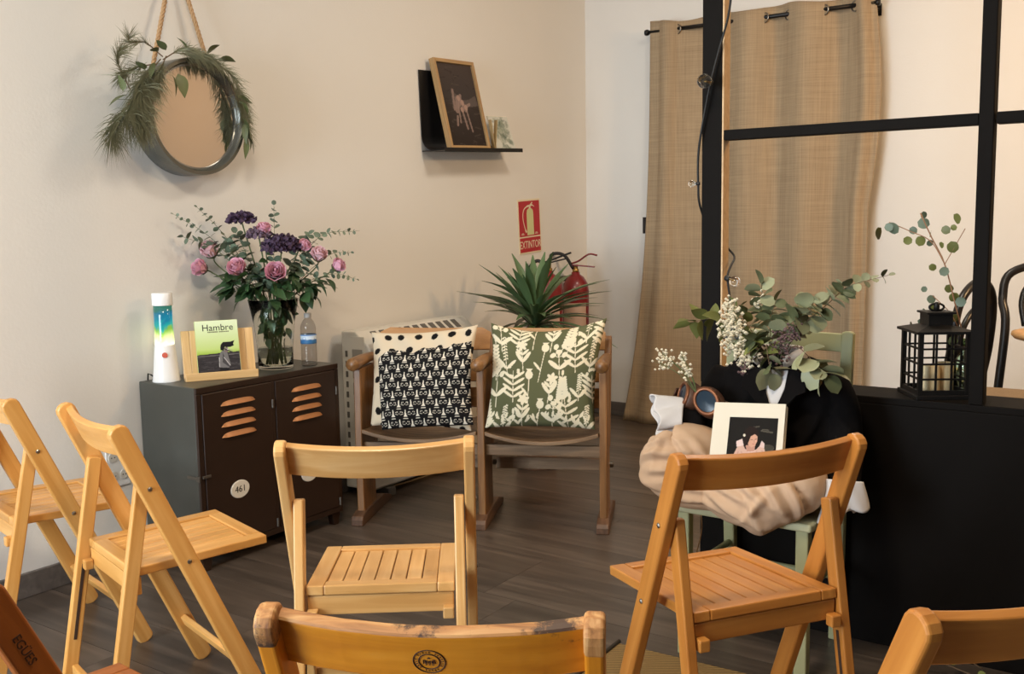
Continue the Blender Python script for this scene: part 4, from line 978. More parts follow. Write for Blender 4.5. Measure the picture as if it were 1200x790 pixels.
for j in range(-1, 10):
    for i in range(-1, 9):
        x, y = (i + .5 * (j % 2) + .25) * cx, (j + .5) * cyy
        gx, gy = x + .5 * cx, y - .05 * cyy
        cv.poly([(gx - .035 * cx, gy + .34 * cyy), (gx + .035 * cx, gy + .34 * cyy), (gx + .06 * cx, gy - .12 * cyy), (gx + .17 * cx, gy - .40 * cyy), (gx - .17 * cx, gy - .40 * cyy), (gx - .06 * cx, gy - .12 * cyy)], Wt)
        cv.poly([(x - .20 * cx, y + .36 * cyy), (x + .20 * cx, y + .36 * cyy), (x + .16 * cx, y + .43 * cyy), (x - .16 * cx, y + .43 * cyy)], Wt, .85)
        for s in (-1, 1):
            cv.ell(x + s * .19 * cx, y + .04 * cyy, .10 * cx, .075 * cyy, Wt, -s * .35); cv.ell(x + s * .18 * cx, y + .04 * cyy, .045 * cx, .055 * cyy, K)
            cv.line(x + s * .10 * cx, y - .24 * cyy, x + s * .30 * cx, y - .15 * cyy, .0055, Wt, .75)
        cv.ell(x, y - .12 * cyy, .035 * cx, .045 * cyy, Wt)
me = cushion('cat_panel', '', cv, .385, .335, .045, (24, 22, 22), None, 5, .02, .006, .010, ((.025, -.008), (.015, .008), (.0, .02), (-.01, -.012)))
c1p = link('front_panel', me, c1, matrix=frame((.022, -.050, .033), (1, .06, 0), (0, 0, 1)), label='black and cream cat-print front panel')
# sage cushion with cream plants
cv = Canvas(230, 210, (92, 94, 66)); CR = (226, 216, 188); rr = random.Random(12)


def plant(x, y, hgt, kind, lean=0.0):
    tx = x + lean; cv.line(x, y, tx, y + hgt, .007, CR)
    at = lambda t: (x + lean * t, y + hgt * t)
    if kind == 'fern':
        for k in range(8):
            px, py = at(.15 + .1 * k); L = .075 * (1 - .06 * k)
            for s in (-1, 1): cv.leaf(px, py, PI / 2 + s * .85, L, .026, CR)
        cv.leaf(*at(1), PI / 2, .05, .024, CR)
    elif kind == 'poppy':
        px, py = at(1); cv.ell(px, py + .02, .034, .040, CR); cv.poly([(px - .03, py + .075), (px + .03, py + .075), (px + .012, py + .05), (px - .012, py + .05)], CR); cv.leaf(*at(.35), PI / 2 + .7, .10, .022, CR)
    elif kind == 'spike':
        for k in range(8):
            px, py = at(.36 + .085 * k); cv.ell(px - .014, py, .011, .0065, CR, .6); cv.ell(px + .014, py + .012, .011, .0065, CR, -.6)
        for s in (-1, 1): cv.leaf(*at(.12), PI / 2 + s * .8, .12, .03, CR)
    elif kind == 'bell':
        px, py = at(1)
        for k, (dx, dy) in enumerate(((0, 0), (-.05, -.03), (.05, -.03), (-.03, .05), (.04, .05))): cv.ell(px + dx, py + dy, .028, .022, CR, .5 * k); cv.line(px, py - .05, px + dx, py + dy, .006, CR)
        for s in (-1, 1): cv.leaf(*at(.3), PI / 2 + s * .9, .13, .04, CR)
    elif kind == 'flower':
        px, py = at(1)
        for k in range(6): cv.leaf(px, py, k * PI / 3 + .3, .055, .030, CR)
        for s in (-1, 1): cv.leaf(*at(.4), PI / 2 + s * .6, .12, .034, CR); cv.leaf(*at(.65), PI / 2 + s * .8, .08, .024, CR)
    elif kind == 'long':
        for k in range(4):
            for s in (-1, 1): cv.leaf(*at(.15 + .2 * k), PI / 2 + s * 1.0, .125, .026, CR)
        for k in range(9): a = rr.uniform(0, 6.28); px, py = at(1); cv.ell(px + .05 * math.cos(a), py + .05 * math.sin(a), .014, .014, CR)
kinds = ['fern', 'poppy', 'spike', 'bell', 'flower', 'long']
for j, (y, off) in enumerate(((-.06, 0), (.20, .08), (.44, .02), (.68, .09))):
    for i in range(7):
        plant(.02 + off + i * .150 + rr.uniform(-.02, .02), y + rr.uniform(-.05, .05), rr.uniform(.22, .34), kinds[(i * 2 + j * 3 + i // 3) % 6], rr.uniform(-.05, .05))
for i in range(40): cv.leaf(rr.random(), rr.uniform(0, .10), rr.uniform(.4, 2.7), .06, .022, CR)
me = cushion('leafy_cushion', '', cv, .425, .425, .075, (92, 94, 66), None, 8, .05, .026, .008, ((-.015, -.0), (.0, .0), (.040, .034), (-.010, .012)))
c2 = link('leafy_cushion', me); c2.matrix_basis = CSM @ frame((.233, .128, .604), (1, .03, -.005), (0, -.93, .37)); tag(c2, 'sage green cushion printed with cream plants on the right cinema seat', 'cushion')

# ------------------------------------------------------------------ fire extinguishers on the wall
M['red_paint'] = mat('extinguisher_red', srgb(122, 20, 24), .35, coat=.3); M['rubber'] = mat('black_rubber', srgb(22, 22, 22), .55); M['brass'] = mat('brass', srgb(176, 140, 80), .35, .9); M['label_cream'] = mat('label_cream', srgb(190, 160, 140), .6)


def extinguisher(x, y, zt, label, red_handle, r=.075):
    root = thing('fire_extinguisher', label, 'fire extinguisher', (x, y, zt - .52))
    MB().lathe([(0, 0), (r - .012, 0), (r, .015), (r, .36), (r * .93, .40), (r * .62, .44), (.026, .456), (.024, .47)], 32).build('cylinder', M['red_paint'], root, smooth=True)
    cl = MB(); cl.grid(lambda u, v: ((r + .0006) * math.cos(-PI / 2 - 1.1 + 2.0 * u + .5), (r + .0006) * math.sin(-PI / 2 - 1.1 + 2.0 * u + .5), .12 + .17 * v), 16, 2); lb_ = cl.build('label', M['label_cream'], root, smooth=True, label='pale instruction label')
    b = MB(); b.lathe([(.020, 0), (.020, .018), (.014, .022), (.014, .046)], 16); b.build('valve', M['brass'], root, loc=(0, 0, .468), smooth=True)
    hm = M['red_paint'] if red_handle else M['rubber']
    board('carry_handle', root, (-.02, -.012, .512), (.115, .03, .500 if red_handle else .545), (0, 0, 1), .024, .008, hm, r1=.01)
    b = MB(); b.tube(spline([(-.025, -.012, .520), (.02, 0, .535), (.08, .02, .558 if not red_handle else .575), (.125, .04, .575 if not red_handle else .568)], 12), [.011] * 13, 8, flat=.5); b.build('lever', hm, root, smooth=True)
    b = MB()
    if red_handle: b.tube(spline([(-.010, -.01, .490), (-.055, -.04, .57), (-.115, -.08, .575), (-.155, -.10, .50), (-.13, -.09, .43)], 26), .010, 10)
    else: b.tube(spline([(-.010, -.01, .495), (-.06, -.03, .53), (-.100, -.06, .47), (-.098, -.065, .30), (-.085, -.06, .16)], 26), .010, 10)
    b.build('hose', M['rubber'], root, smooth=True)
    MB().box((-x / 2 - r / 2 + .004 if x > r else 0, 0, .43), (max(.02, x - r + .02), .05, .03)).build('wall_bracket', M['iron'], root)
    return root


extinguisher(.125, -.640, .985, 'red fire extinguisher with a black lever, left of the two under the EXTINTOR sign', False, .078)
extinguisher(.125, -.345, .965, 'red fire extinguisher with a red lever and looped hose, nearest the corner', True, .078)

# ------------------------------------------------------------------ spiky potted plant
M['strap'] = leaf_mat('strap_leaf', srgb(86, 110, 72), .38)
ST = [leaf_mesh('leaf', 'strap', M['strap'], d_, .5) for d_ in (.22, .48, .72)]
PX, PY, PZ = .50, -1.36, .69
pp_ = thing('potted_dracaena', 'spiky green strap-leaved plant behind the right cinema seat, in a tall pot', 'plant', (PX, PY, 0))
MB().lathe([(0, 0), (.09, 0), (.10, .02), (.125, .56), (.130, .58), (.125, .60), (.118, .60), (.112, .56), (0, .555)], 32, cap=False).build('pot', mat('clay_pot', srgb(150, 112, 86), .8), pp_, smooth=True)
MB().lathe([(0, .565), (.113, .565)], 24, cap=False).build('soil', mat('soil', srgb(48, 38, 30), .95), pp_)
MB().tube([(0, 0, .56), (.0, .0, .70)], .016, 8).build('stem', M['stem_brown'], pp_, smooth=True)
for i in range(74):
    a = i * 2.39996; el = 1.35 - 1.0 * (i / 73) ** .75 + random.uniform(-.1, .1)
    if el < .8 and math.cos(a) < -.1 and math.sin(a) < .1: el += .45      # leaves on the heater's side stand up over it
    d = (math.cos(a) * math.cos(el), math.sin(a) * math.cos(el), math.sin(el)); L = random.uniform(.24, .41)
    if PX + d[0] * L < .06: L = (PX - .06) / abs(d[0])
    me = ST[0] if el > 1.0 else ST[1] if el > .5 else ST[2]
    q = Vector(d).to_track_quat('X', 'Z').to_matrix().to_4x4() @ Matrix.Diagonal((L, L * 1.2, L, 1)); q.translation = (0, 0, PZ + .05 * (1 - i / 73)); link('leaf', me, pp_, matrix=q)

# ------------------------------------------------------------------ curtain on its rod
m, nt, bs = new_mat('linen'); M['linen'] = m
tc = nd(nt, 'ShaderNodeTexCoord'); mp = nd(nt, 'ShaderNodeMapping'); mp.inputs['Scale'].default_value = (160, 160, 3); nt.links.new(tc.outputs['Object'], mp.inputs[0])
n1 = nd(nt, 'ShaderNodeTexNoise'); n1.inputs['Scale'].default_value = 1; n1.inputs['Detail'].default_value = 4; nt.links.new(mp.outputs[0], n1.inputs[0])
mp2 = nd(nt, 'ShaderNodeMapping'); mp2.inputs['Scale'].default_value = (4, 4, 220); nt.links.new(tc.outputs['Object'], mp2.inputs[0]); n2 = nd(nt, 'ShaderNodeTexNoise'); n2.inputs['Scale'].default_value = 1; nt.links.new(mp2.outputs[0], n2.inputs[0])
ad = nd(nt, 'ShaderNodeMath', operation='ADD'); nt.links.new(n1.outputs[0], ad.inputs[0]); nt.links.new(n2.outputs[0], ad.inputs[1])
cr = nd(nt, 'ShaderNodeValToRGB'); cr.color_ramp.elements[0].position = .35; cr.color_ramp.elements[0].color = srgb(146, 126, 100); cr.color_ramp.elements[1].position = .65; cr.color_ramp.elements[1].color = srgb(172, 150, 120)
ml = nd(nt, 'ShaderNodeMath', operation='MULTIPLY'); ml.inputs[1].default_value = .5; nt.links.new(ad.outputs[0], ml.inputs[0]); nt.links.new(ml.outputs[0], cr.inputs[0]); nt.links.new(cr.outputs[0], bs.inputs['Base Color']); bs.inputs['Roughness'].default_value = .95
bp = nd(nt, 'ShaderNodeBump'); bp.inputs['Strength'].default_value = .3; bp.inputs['Distance'].default_value = .002; nt.links.new(ml.outputs[0], bp.inputs['Height']); nt.links.new(bp.outputs[0], bs.inputs['Normal'])
RZ, RYc = 2.292, -.105
cu = thing('curtain', 'beige linen eyelet curtain hanging to the floor at the back wall', 'curtain', (1.14, RYc, 0))
eye = [.56, .672, 1.004, 1.184, 1.315, 1.506, 1.663, 1.74]
# cloth passes behind the rod between eyelets 2-3, 4-5 and 6-7 (where the rod shows)


def wave(x):
    e = eye; 
    for i in range(len(e) - 1):
        if e[i] <= x <= e[i + 1]: return math.sin(PI * (x - e[i]) / (e[i + 1] - e[i])) * (-1 if i % 2 == 0 else 1)
    return 0


def cloth(u, v):   # v 0 bottom .. 1 top
    x = .50 + u * 1.265; t = 1 - v; A_ = .040 * (1 - .35 * t); s = wave(x)
    xb = x - .17 * (1 - u) ** 2.5 * t ** 3 + .045 * math.sin(PI * min(1, t * 2.2)) * (u ** 6) - .02 * u ** 4 * t
    yb = -.045 * t * (1 - u) ** 2 + A_ * s + .012 * t * math.sin(17 * u + 1.3) + .006 * t * math.sin(41 * u)
    z = .004 + v * (2.338 + .012 * math.sin(23 * u)) if v < 1 else 2.342 + .010 * math.cos(2 * PI * u * 3.2)
    return (xb - 1.14, max(-.085, min(.075, yb)) - .008, z)
b = MB(); b.grid(cloth, 150, 44); co = b.build('cloth', M['linen'], cu, smooth=True); sd = co.modifiers.new('s', 'SOLIDIFY'); sd.thickness = .003
b = MB()
b.tube([(-.60 + i * .10 if i < 12 else .60, 0, 2.270 + 0.0) for i in range(0)] or [(.53 - 1.14, 0, RZ), (1.74 - 1.14, 0, RZ)], .0115, 12)
rod = thing('curtain_rod', 'black metal curtain rod on the back wall carrying the linen curtain', 'curtain rod', (1.14, RYc, RZ))
MB().tube([(.475 - 1.14, 0, 0), (1.775 - 1.14, 0, 0)], .0115, 12).build('rod', M['black_steel'], rod, smooth=True)
for xx in (.475, 1.775): MB().lathe([(.0, -.012), (.016, -.010), (.018, 0), (.016, .010), (0, .012)], 14, cap=False, R=RY).build('finial', M['black_steel'], rod, smooth=True, loc=(xx - 1.14, 0, 0))
for xx in (.515, 1.752):
    b = MB(); b.tube([(xx - 1.14, 0, -.012), (xx - 1.14, .045, -.018), (xx - 1.14, .104, -.018)], .007, 8); b.box((xx - 1.14, .100, -.018), (.03, .008, .06)); b.build('bracket', M['black_steel'], rod)
for xx in eye[1:7]:
    R = Matrix.Rotation(math.radians(62), 3, 'Z') @ RY
    b = MB(); pts = [R @ Vector((.026 * math.cos(2 * PI * i / 24), .026 * math.sin(2 * PI * i / 24), 0)) for i in range(25)]; b.tube(pts, .0042, 6); b.build('eyelet', M['steel'], cu, smooth=True, loc=(xx - 1.14, -.004, RZ - .004))

# ------------------------------------------------------------------ black room divider
M['divider'] = mat('divider_black', srgb(15, 11, 8), .7, spec=.12, noise=.08, nscale=12, bump=.06, bscale=50); M['raw_wood'] = wood('raw_pine', srgb(196, 160, 118), srgb(210, 176, 132), srgb(220, 188, 146), .6)
dv = thing('room_divider', 'black room divider with an open window frame above a solid low panel', 'room divider', (1.932, -2.60, 0))
XR = 3.9 - 1.932; LH = .7235
b = MB(); b.box((XR / 2, .09, (LH - .02) / 2), (XR, .17, LH - .02)); b.build('low_panel', M['divider'], dv, bevel=.003)
b = MB(); b.box((XR / 2, .09, LH - .0105), (XR, .171, .021)); b.build('ledge', M['divider'], dv, bevel=.003)
for xx, ww in ((.032, .064), (.790, .037), (XR - .03, .06)):
    b = MB(); b.box((xx, .027, (LH + 2.75) / 2), (ww, .050, 2.75 - LH)); b.build('post', M['divider'], dv, bevel=.003)
b = MB(); b.box((.0665, .027, (LH + 2.74) / 2), (.005, .046, 2.74 - LH)); b.build('edge_batten', M['raw_wood'], dv, label='bare pale wood strip on the post')
for x0, x1 in ((.069, .771), (.813, XR - .06)):
    for zz, hh in ((1.476, .030), (2.72, .04)):
        b = MB(); b.box(((x0 + x1) / 2, .027, zz), (x1 - x0, .044, hh)); b.build('cross_bar', M['divider'], dv, bevel=.002)

# ------------------------------------------------------------------ string lights wound round the post
M['bulb_glass'] = mat('bulb_glass', (.95, .95, .92, 1), .02, trans=1, ior=1.35)
sl_ = thing('string_lights', 'black cable with small clear unlit bulbs wound around the divider post', 'string lights', (1.96, -2.62, 1.3))
O_ = Vector((1.96, -2.62, 1.3)); R_ = lambda *p: Vector(p) - O_
pts = [(2.035, -2.60, 2.30), (2.030, -2.612, 1.95), (2.022, -2.612, 1.83), (1.992, -2.615, 1.72), (1.966, -2.618, 1.62), (1.940, -2.615, 1.50), (1.924, -2.605, 1.42), (1.922, -2.60, 1.33), (1.921, -2.585, 1.27), (1.930, -2.535, 1.20), (1.985, -2.525, 1.14), (2.012, -2.530, 1.11), (2.020, -2.575, 1.085), (2.020, -2.602, 1.055), (2.026, -2.60, 1.00), (2.034, -2.60, .955), (2.030, -2.605, .90)]
MB().tube(spline([R_(*p) for p in pts], 90), .0034, 6).build('cable', M['rubber'], sl_, smooth=True)
for p, d in (((1.970, -2.634, 1.630), (.1, -1, -.05)), ((1.921, -2.60, 1.335), (-1, -.2, .0)), ((2.022, -2.606, 1.048), (.9, -.4, -.25))):
    d = Vector(d).normalized(); q = d.to_track_quat('Z', 'Y').to_matrix().to_4x4(); q = q @ Matrix.Scale(1.0 if p[2] > 1.5 else .5 if p[2] > 1.2 else .75, 4); q.translation = R_(*p) - d * .004
    s_ = MB().lathe([(.0, -.004), (.011, -.004), (.012, .0), (.011, .018), (.008, .020)], 14).build('socket', M['rubber'], sl_, smooth=True, matrix=q)
    MB().lathe([(.0, .018), (.007, .019), (.010, .026), (.020, .038), (.0215, .048), (.019, .058), (.011, .067), (0, .070)], 16, cap=False).build('bulb', M['bulb_glass'], s_, smooth=True)
    MB().tube([(-.003, 0, .02), (-.002, 0, .045), (.002, 0, .045), (.003, 0, .02)], .0008, 5).build('filament', M['brass'], s_)
b = MB(); b.prism([(-.034, -.026), (.034, -.026), (.030, .012), (.012, .036), (-.004, .040)], .03); b.build('cable_end', M['rubber'], sl_, bevel=.004, matrix=frame(R_(2.062, -2.645, .895), (1, 0, 0), (0, -1, 0)), label='black plug end of the cable')

# ------------------------------------------------------------------ lantern, candle and branch on the ledge
M['lantern'] = mat('lantern_black', srgb(28, 26, 25), .5, .5); M['wax'] = mat('cream_wax', srgb(240, 218, 172), .55)
la = thing('lantern', 'black metal lantern with barred windows standing on the divider ledge', 'lantern', (2.596, -2.497, LH), math.radians(33))
S = .070
MB().box((0, 0, .006), (2 * S + .012, 2 * S + .012, .012)).build('base', M['lantern'], la, bevel=.002)
for sx_ in (-1, 1):
    for sy_ in (-1, 1): MB().box((sx_ * (S - .006), sy_ * (S - .006), .098), (.012, .012, .172)).build('corner_post', M['lantern'], la)
for k in range(4):
    R = Matrix.Rotation(k * PI / 2, 3, 'Z'); b = MB()
    for xx in (-.021, .021): b.box(R @ Vector((xx, -S + .006, .098)), (.005, .005, .172), R)
    for zz in (.056, .098, .140): b.box(R @ Vector((0, -S + .006, zz)), (2 * S - .02, .005, .005), R)
    b.box(R @ Vector((0, -S + .005, .018)), (2 * S - .02, .007, .014), R)
    b.build('window_bars', M['lantern'], la)
b = MB(); q = S + .010; b.add([(-q, -q, .182), (q, -q, .182), (q, q, .182), (-q, q, .182), (-q, -q, .189), (q, -q, .189), (q, q, .189), (-q, q, .189), (-.034, -.034, .202), (.034, -.034, .202), (.034, .034, .202), (-.034, .034, .202)],
      [(3, 2, 1, 0)] + [(i, (i + 1) % 4, 4 + (i + 1) % 4, 4 + i) for i in range(4)] + [(4 + i, 4 + (i + 1) % 4, 8 + (i + 1) % 4, 8 + i) for i in range(4)] + [(8, 9, 10, 11)]); b.build('roof', M['lantern'], la)
MB().box((0, 0, .217), (.066, .066, .034)).build('chimney', M['lantern'], la); MB().box((0, 0, .236), (.080, .080, .006)).build('chimney_cap', M['lantern'], la, bevel=.001)
b = MB(); b.tube([(.020 * math.cos(2 * PI * i / 24), 0, .250 + .010 * math.sin(2 * PI * i / 24)) for i in range(25)], .0032, 6); b.lathe([(0, .238), (.008, .239), (.008, .258), (.005, .264), (0, .265)], 12, cap=False); b.build('ring_handle', M['lantern'], la, smooth=True)
for i, (dx, dy, r, h_, lb) in enumerate(((-.016, -.010, .026, .075, 'left cream pillar candle inside the lantern, standing in front'), (.034, .014, .024, .078, 'right cream pillar candle inside the lantern, standing behind'))):
    P = Matrix.Rotation(math.radians(33), 3, 'Z') @ Vector((dx, dy, .0125)) + Vector((2.596, -2.497, LH))
    cd_ = thing('pillar_candle', lb, 'candle', tuple(P)); MB().lathe([(0, 0), (r, 0), (r, h_), (r - .004, h_ + .002), (r - .008, h_ - .003), (0, h_ - .004)], 28, cap=False).build('wax', M['wax'], cd_, smooth=True, bevel=.001); MB().tube([(0, 0, h_ - .006), (.001, 0, h_ + .004)], .0012, 5).build('wick', M['black_ink'], cd_)
gv = thing('glass_bottle', 'small pale green glass bottle behind the lantern holding a eucalyptus branch', 'bottle', (2.665, -2.432, LH))
M['green_glass'] = mat('green_glass', (.72, .90, .80, 1), .03, trans=1, ior=1.4)
MB().lathe([(0, .001), (.026, .001), (.028, .006), (.028, .085), (.024, .105), (.011, .125), (.010, .150), (.012, .152), (.0095, .152), (.0085, .126), (.0225, .103), (.0262, .084), (.0262, .008), (0, .006)], 28, cap=False).build('bottle_wall', M['green_glass'], gv, smooth=True)
E2 = [leaf_mesh('leaf', 'round', M['euc'], .1, .15), leaf_mesh('leaf', 'round', M['olive'], .2, .1)]
br = thing('eucalyptus_branch', 'tall sparse eucalyptus branch rising behind the lantern', 'branch', (2.665, -2.432, LH + .02))
BO = Vector((2.665, -2.432, LH + .02)); Bq = lambda x, z: Vector((x, -2.43, z)) - BO
main = [Vector((0, 0, 0)), Bq(2.655, .88), Bq(2.630, .98), Bq(2.600, 1.09), Bq(2.560, 1.17), Bq(2.53, 1.235)]
for pts, r in ((main, .0020), ([main[3], Bq(2.56, 1.155), Bq(2.50, 1.185), Bq(2.445, 1.21)], .0014), ([main[3], Bq(2.625, 1.14), Bq(2.65, 1.19)], .0012), ([main[1], Bq(2.62, .95), Bq(2.57, 1.0)], .0012), ([main[1], Bq(2.60, .94), Bq(2.545, .93)], .001)):
    MB().tube(spline(pts, 14), r, 5).build('twig', mat('reddish_twig', srgb(150, 110, 80), .6) if 'tw' not in M else M['tw'], br, smooth=True)
for x, z, s in ((2.437, 1.195, .038), (2.446, 1.205, .026), (2.485, 1.180, .040), (2.505, 1.192, .024), (2.515, 1.150, .026), (2.53, 1.21, .034), (2.54, 1.24, .022), (2.545, 1.170, .030), (2.565, 1.185, .022), (2.60, 1.195, .026), (2.625, 1.155, .034), (2.645, 1.205, .032), (2.62, 1.20, .018), (2.59, 1.14, .020), (2.555, 1.145, .02),
                (2.565, 1.085, .022), (2.60, 1.06, .028), (2.61, 1.03, .026), (2.63, 1.01, .030), (2.64, .985, .030), (2.58, 1.0, .026), (2.55, 1.01, .018), (2.575, .975, .02), (2.60, .955, .028), (2.63, .945, .022), (2.645, .94, .032), (2.655, .915, .028), (2.56, .945, .022), (2.535, .925, .022), (2.52, .915, .02), (2.66, .88, .026), (2.645, .86, .03), (2.62, .87, .028)):
    put_leaf(random.choice(E2), br, Bq(x - s * .3, z) + Vector((0, random.uniform(-.015, .02), 0)), (random.uniform(-.6, 1), random.uniform(-.3, .3), random.uniform(-.9, .5)), s, random.uniform(1.0, 2.1))

# ------------------------------------------------------------------ bentwood chairs in the back room, and the woven bench
M['bent'] = mat('bentwood_black', srgb(24, 22, 22), .35); M['cane'] = wood('cane_seat', srgb(176, 132, 84), srgb(196, 152, 102), srgb(208, 166, 116), .5)
m, nt, bs = new_mat('woven_cane'); M['woven'] = m; tc = nd(nt, 'ShaderNodeTexCoord'); wv = nd(nt, 'ShaderNodeTexWave'); wv.inputs['Scale'].default_value = 40; wv.inputs['Distortion'].default_value = 1.5; wv.inputs['Detail Scale'].default_value = 8; mp = nd(nt, 'ShaderNodeMapping'); mp.inputs['Rotation'].default_value = (0, 0, .8); nt.links.new(tc.outputs['Object'], mp.inputs[0]); nt.links.new(mp.outputs[0], wv.inputs[0]); cr = nd(nt, 'ShaderNodeValToRGB'); cr.color_ramp.elements[0].color = srgb(96, 78, 58); cr.color_ramp.elements[1].color = srgb(156, 132, 100); nt.links.new(wv.outputs['Fac'], cr.inputs[0]); nt.links.new(cr.outputs[0], bs.inputs['Base Color']); bs.inputs['Roughness'].default_value = .8


def bentwood(x, y, deg, label, seat_z, top_z, sw_=.19):
    root = thing('bentwood_chair', label, 'chair', (x, y, 0), math.radians(deg), 'black bentwood chairs in the back room')
    def hoop(hw, zt, foot, yb):
        pts = []
        for s in (-1, 1):
            leg_ = [(s * foot, yb + .10, 0), (s * (foot - .015), yb + .05, seat_z * .5), (s * hw, yb + .01, seat_z), (s * hw * 1.03, yb - .03, seat_z + (zt - seat_z) * .45), (s * hw * .86, yb - .05, seat_z + (zt - seat_z) * .85)]
            pts += leg_ if s < 0 else [(0, yb - .06, zt)] + leg_[::-1]
        return pts
    MB().tube(spline(hoop(sw_, top_z, sw_ + .05, -.20), 60), .0165, 10).build('back_hoop', M['bent'], root, smooth=True)
    inner = [(-sw_ * .62, -.195, seat_z + .01), (-sw_ * .66, -.225, seat_z + (top_z - seat_z) * .4), (-sw_ * .5, -.24, seat_z + (top_z - seat_z) * .66), (0, -.25, seat_z + (top_z - seat_z) * .78), (sw_ * .5, -.24, seat_z + (top_z - seat_z) * .66), (sw_ * .66, -.225, seat_z + (top_z - seat_z) * .4), (sw_ * .62, -.195, seat_z + .01)]
    MB().tube(spline(inner, 30), .013, 8).build('inner_hoop', M['bent'], root, smooth=True)
    MB().lathe([(0, -.018), (.195, -.018), (.205, -.006), (.203, .004), (.180, .010), (0, .006)], 36, cap=False).build('seat', M['cane'], root, smooth=True, loc=(0, 0, seat_z))
    for s in (-1, 1): MB().tube(spline([(s * .13, .13, seat_z - .02), (s * .17, .16, seat_z * .5), (s * .19, .21, 0)], 12), [.018 - .0006 * i for i in range(13)], 8).build('front_leg', M['bent'], root, smooth=True)
    MB().tube([(.15 * math.cos(2 * PI * i / 32), .15 * math.sin(2 * PI * i / 32), seat_z * .45) for i in range(33)], .010, 8).build('leg_ring', M['bent'], root, smooth=True)
    return root


bentwood(2.233, -1.14, 76, 'black bentwood chair seen edge-on behind the lantern and divider post', .46, .965, .165)
bentwood(2.812, -1.23, 200, 'black bentwood bar chair with a pale round seat at the right picture edge', .775, 1.03, .19)
wbn = thing('woven_bench', 'low woven-top bench behind the divider, its striped top just above the ledge', 'bench', (3.1, -2.05, 0))
MB().box((0, 0, .640), (1.0, .40, .03)).build('woven_top', M['woven'], wbn, bevel=.004)
for sx_ in (-.46, .46):
    for sy_ in (-.16, .16): MB().box((sx_, sy_, .312), (.04, .04, .625)).build('leg', M['bent'], wbn)

# ------------------------------------------------------------------ pale green chair
M['sage'] = mat('sage_paint', srgb(166, 166, 124), .55, noise=.08, nscale=18, bump=.05, bscale=30); M['sage_worn'] = mat('sage_paint_worn', srgb(176, 174, 138), .6, noise=.12, nscale=30)
gcx, gcy = 2.212, -2.775
gc = thing('green_chair', 'pale sage-green painted wooden chair the dressed figure sits on', 'chair', (gcx, gcy, 0))
for sx_ in (-1, 1):
    b = MB(); b.tube([(sx_ * .165, -.165, 0), (sx_ * .165, -.165, .20), (sx_ * .163, -.163, .420)], [.014, .018, .021], 4); 
    b2 = MB(); b2.box((sx_ * .168, -.168, .21), (.034, .034, .42)); b2.build('front_leg', M['sage'], gc, bevel=.004)
    board('rear_leg', gc, (sx_ * .160, .155, 0), (sx_ * .168, .145, .44), (0, 1, 0), .034, .030, M['sage'], bevel=.004)
    board('back_post', gc, (sx_ * .168, .146, .43), (sx_ * .172, .178, .905), (0, 1, 0), .034, .026, M['sage'], r1=.008, bevel=.004)
    MB().tube([(sx_ * .167, -.165, .24), (sx_ * .163, .152, .24)], .0105, 10).build('side_stretcher', M['sage'], gc, smooth=True)
MB().tube([(-.15, .15, .19), (.15, .15, .19)], .010, 10).build('rear_stretcher', M['sage'], gc, smooth=True)
b = MB(); b.prism([(-.195, -.200), (.195, -.200), (.200, -.18), (.185, .17), (-.185, .17), (-.200, -.18)], .022, (0, 0, .430)); b.build('seat', M['sage_worn'], gc, bevel=.006, seg=3)
for zz, hh in ((.872, .052), (.70, .04)):
    vs, fs = [], []
    for j in range(11):
        e = -1 + 2 * j / 10
        for q, t in ((-1, -1), (1, -1), (1, 1), (-1, 1)): vs.append((e * .158, .172 - (.9 - zz) * .07 + .018 * (1 - e * e) + t * .008, zz + q * hh / 2))
    for j in range(10):
        for l in range(4): fs.append((j * 4 + l, j * 4 + (l + 1) % 4, (j + 1) * 4 + (l + 1) % 4, (j + 1) * 4 + l))
    fs += [(0, 1, 2, 3), (43, 42, 41, 40)]; b = MB(); b.add(vs, fs); b.build('back_rail', M['sage'], gc, bevel=.003)
MB().tube(spline([(-.16, -.08, .40), (-.15, -.10, .34), (-.165, -.10, .27), (-.16, -.09, .25)], 14), .0018, 5).build('loose_string', M['rope'], gc, smooth=True)

# ------------------------------------------------------------------ the dressed figure
M['suit'] = mat('black_suit', srgb(15, 13, 13), .95, spec=.1, noise=.12, nscale=120); M['chino'] = mat('beige_cotton', srgb(198, 166, 136), .9, noise=.03, nscale=30, bump=.15, bscale=22); M['shirt'] = mat('white_cotton', srgb(206, 201, 198), .85, bump=.08, bscale=30)
FX, FY = 2.230, -2.735
fg = thing('dressed_figure', 'headless dressed figure of black suit jacket, white shirt and beige trousers on the green chair', 'figure', (FX, FY, .442))
FO = Vector((FX, FY, .442)); F = lambda x, y, z: Vector((x, y, z)) - FO


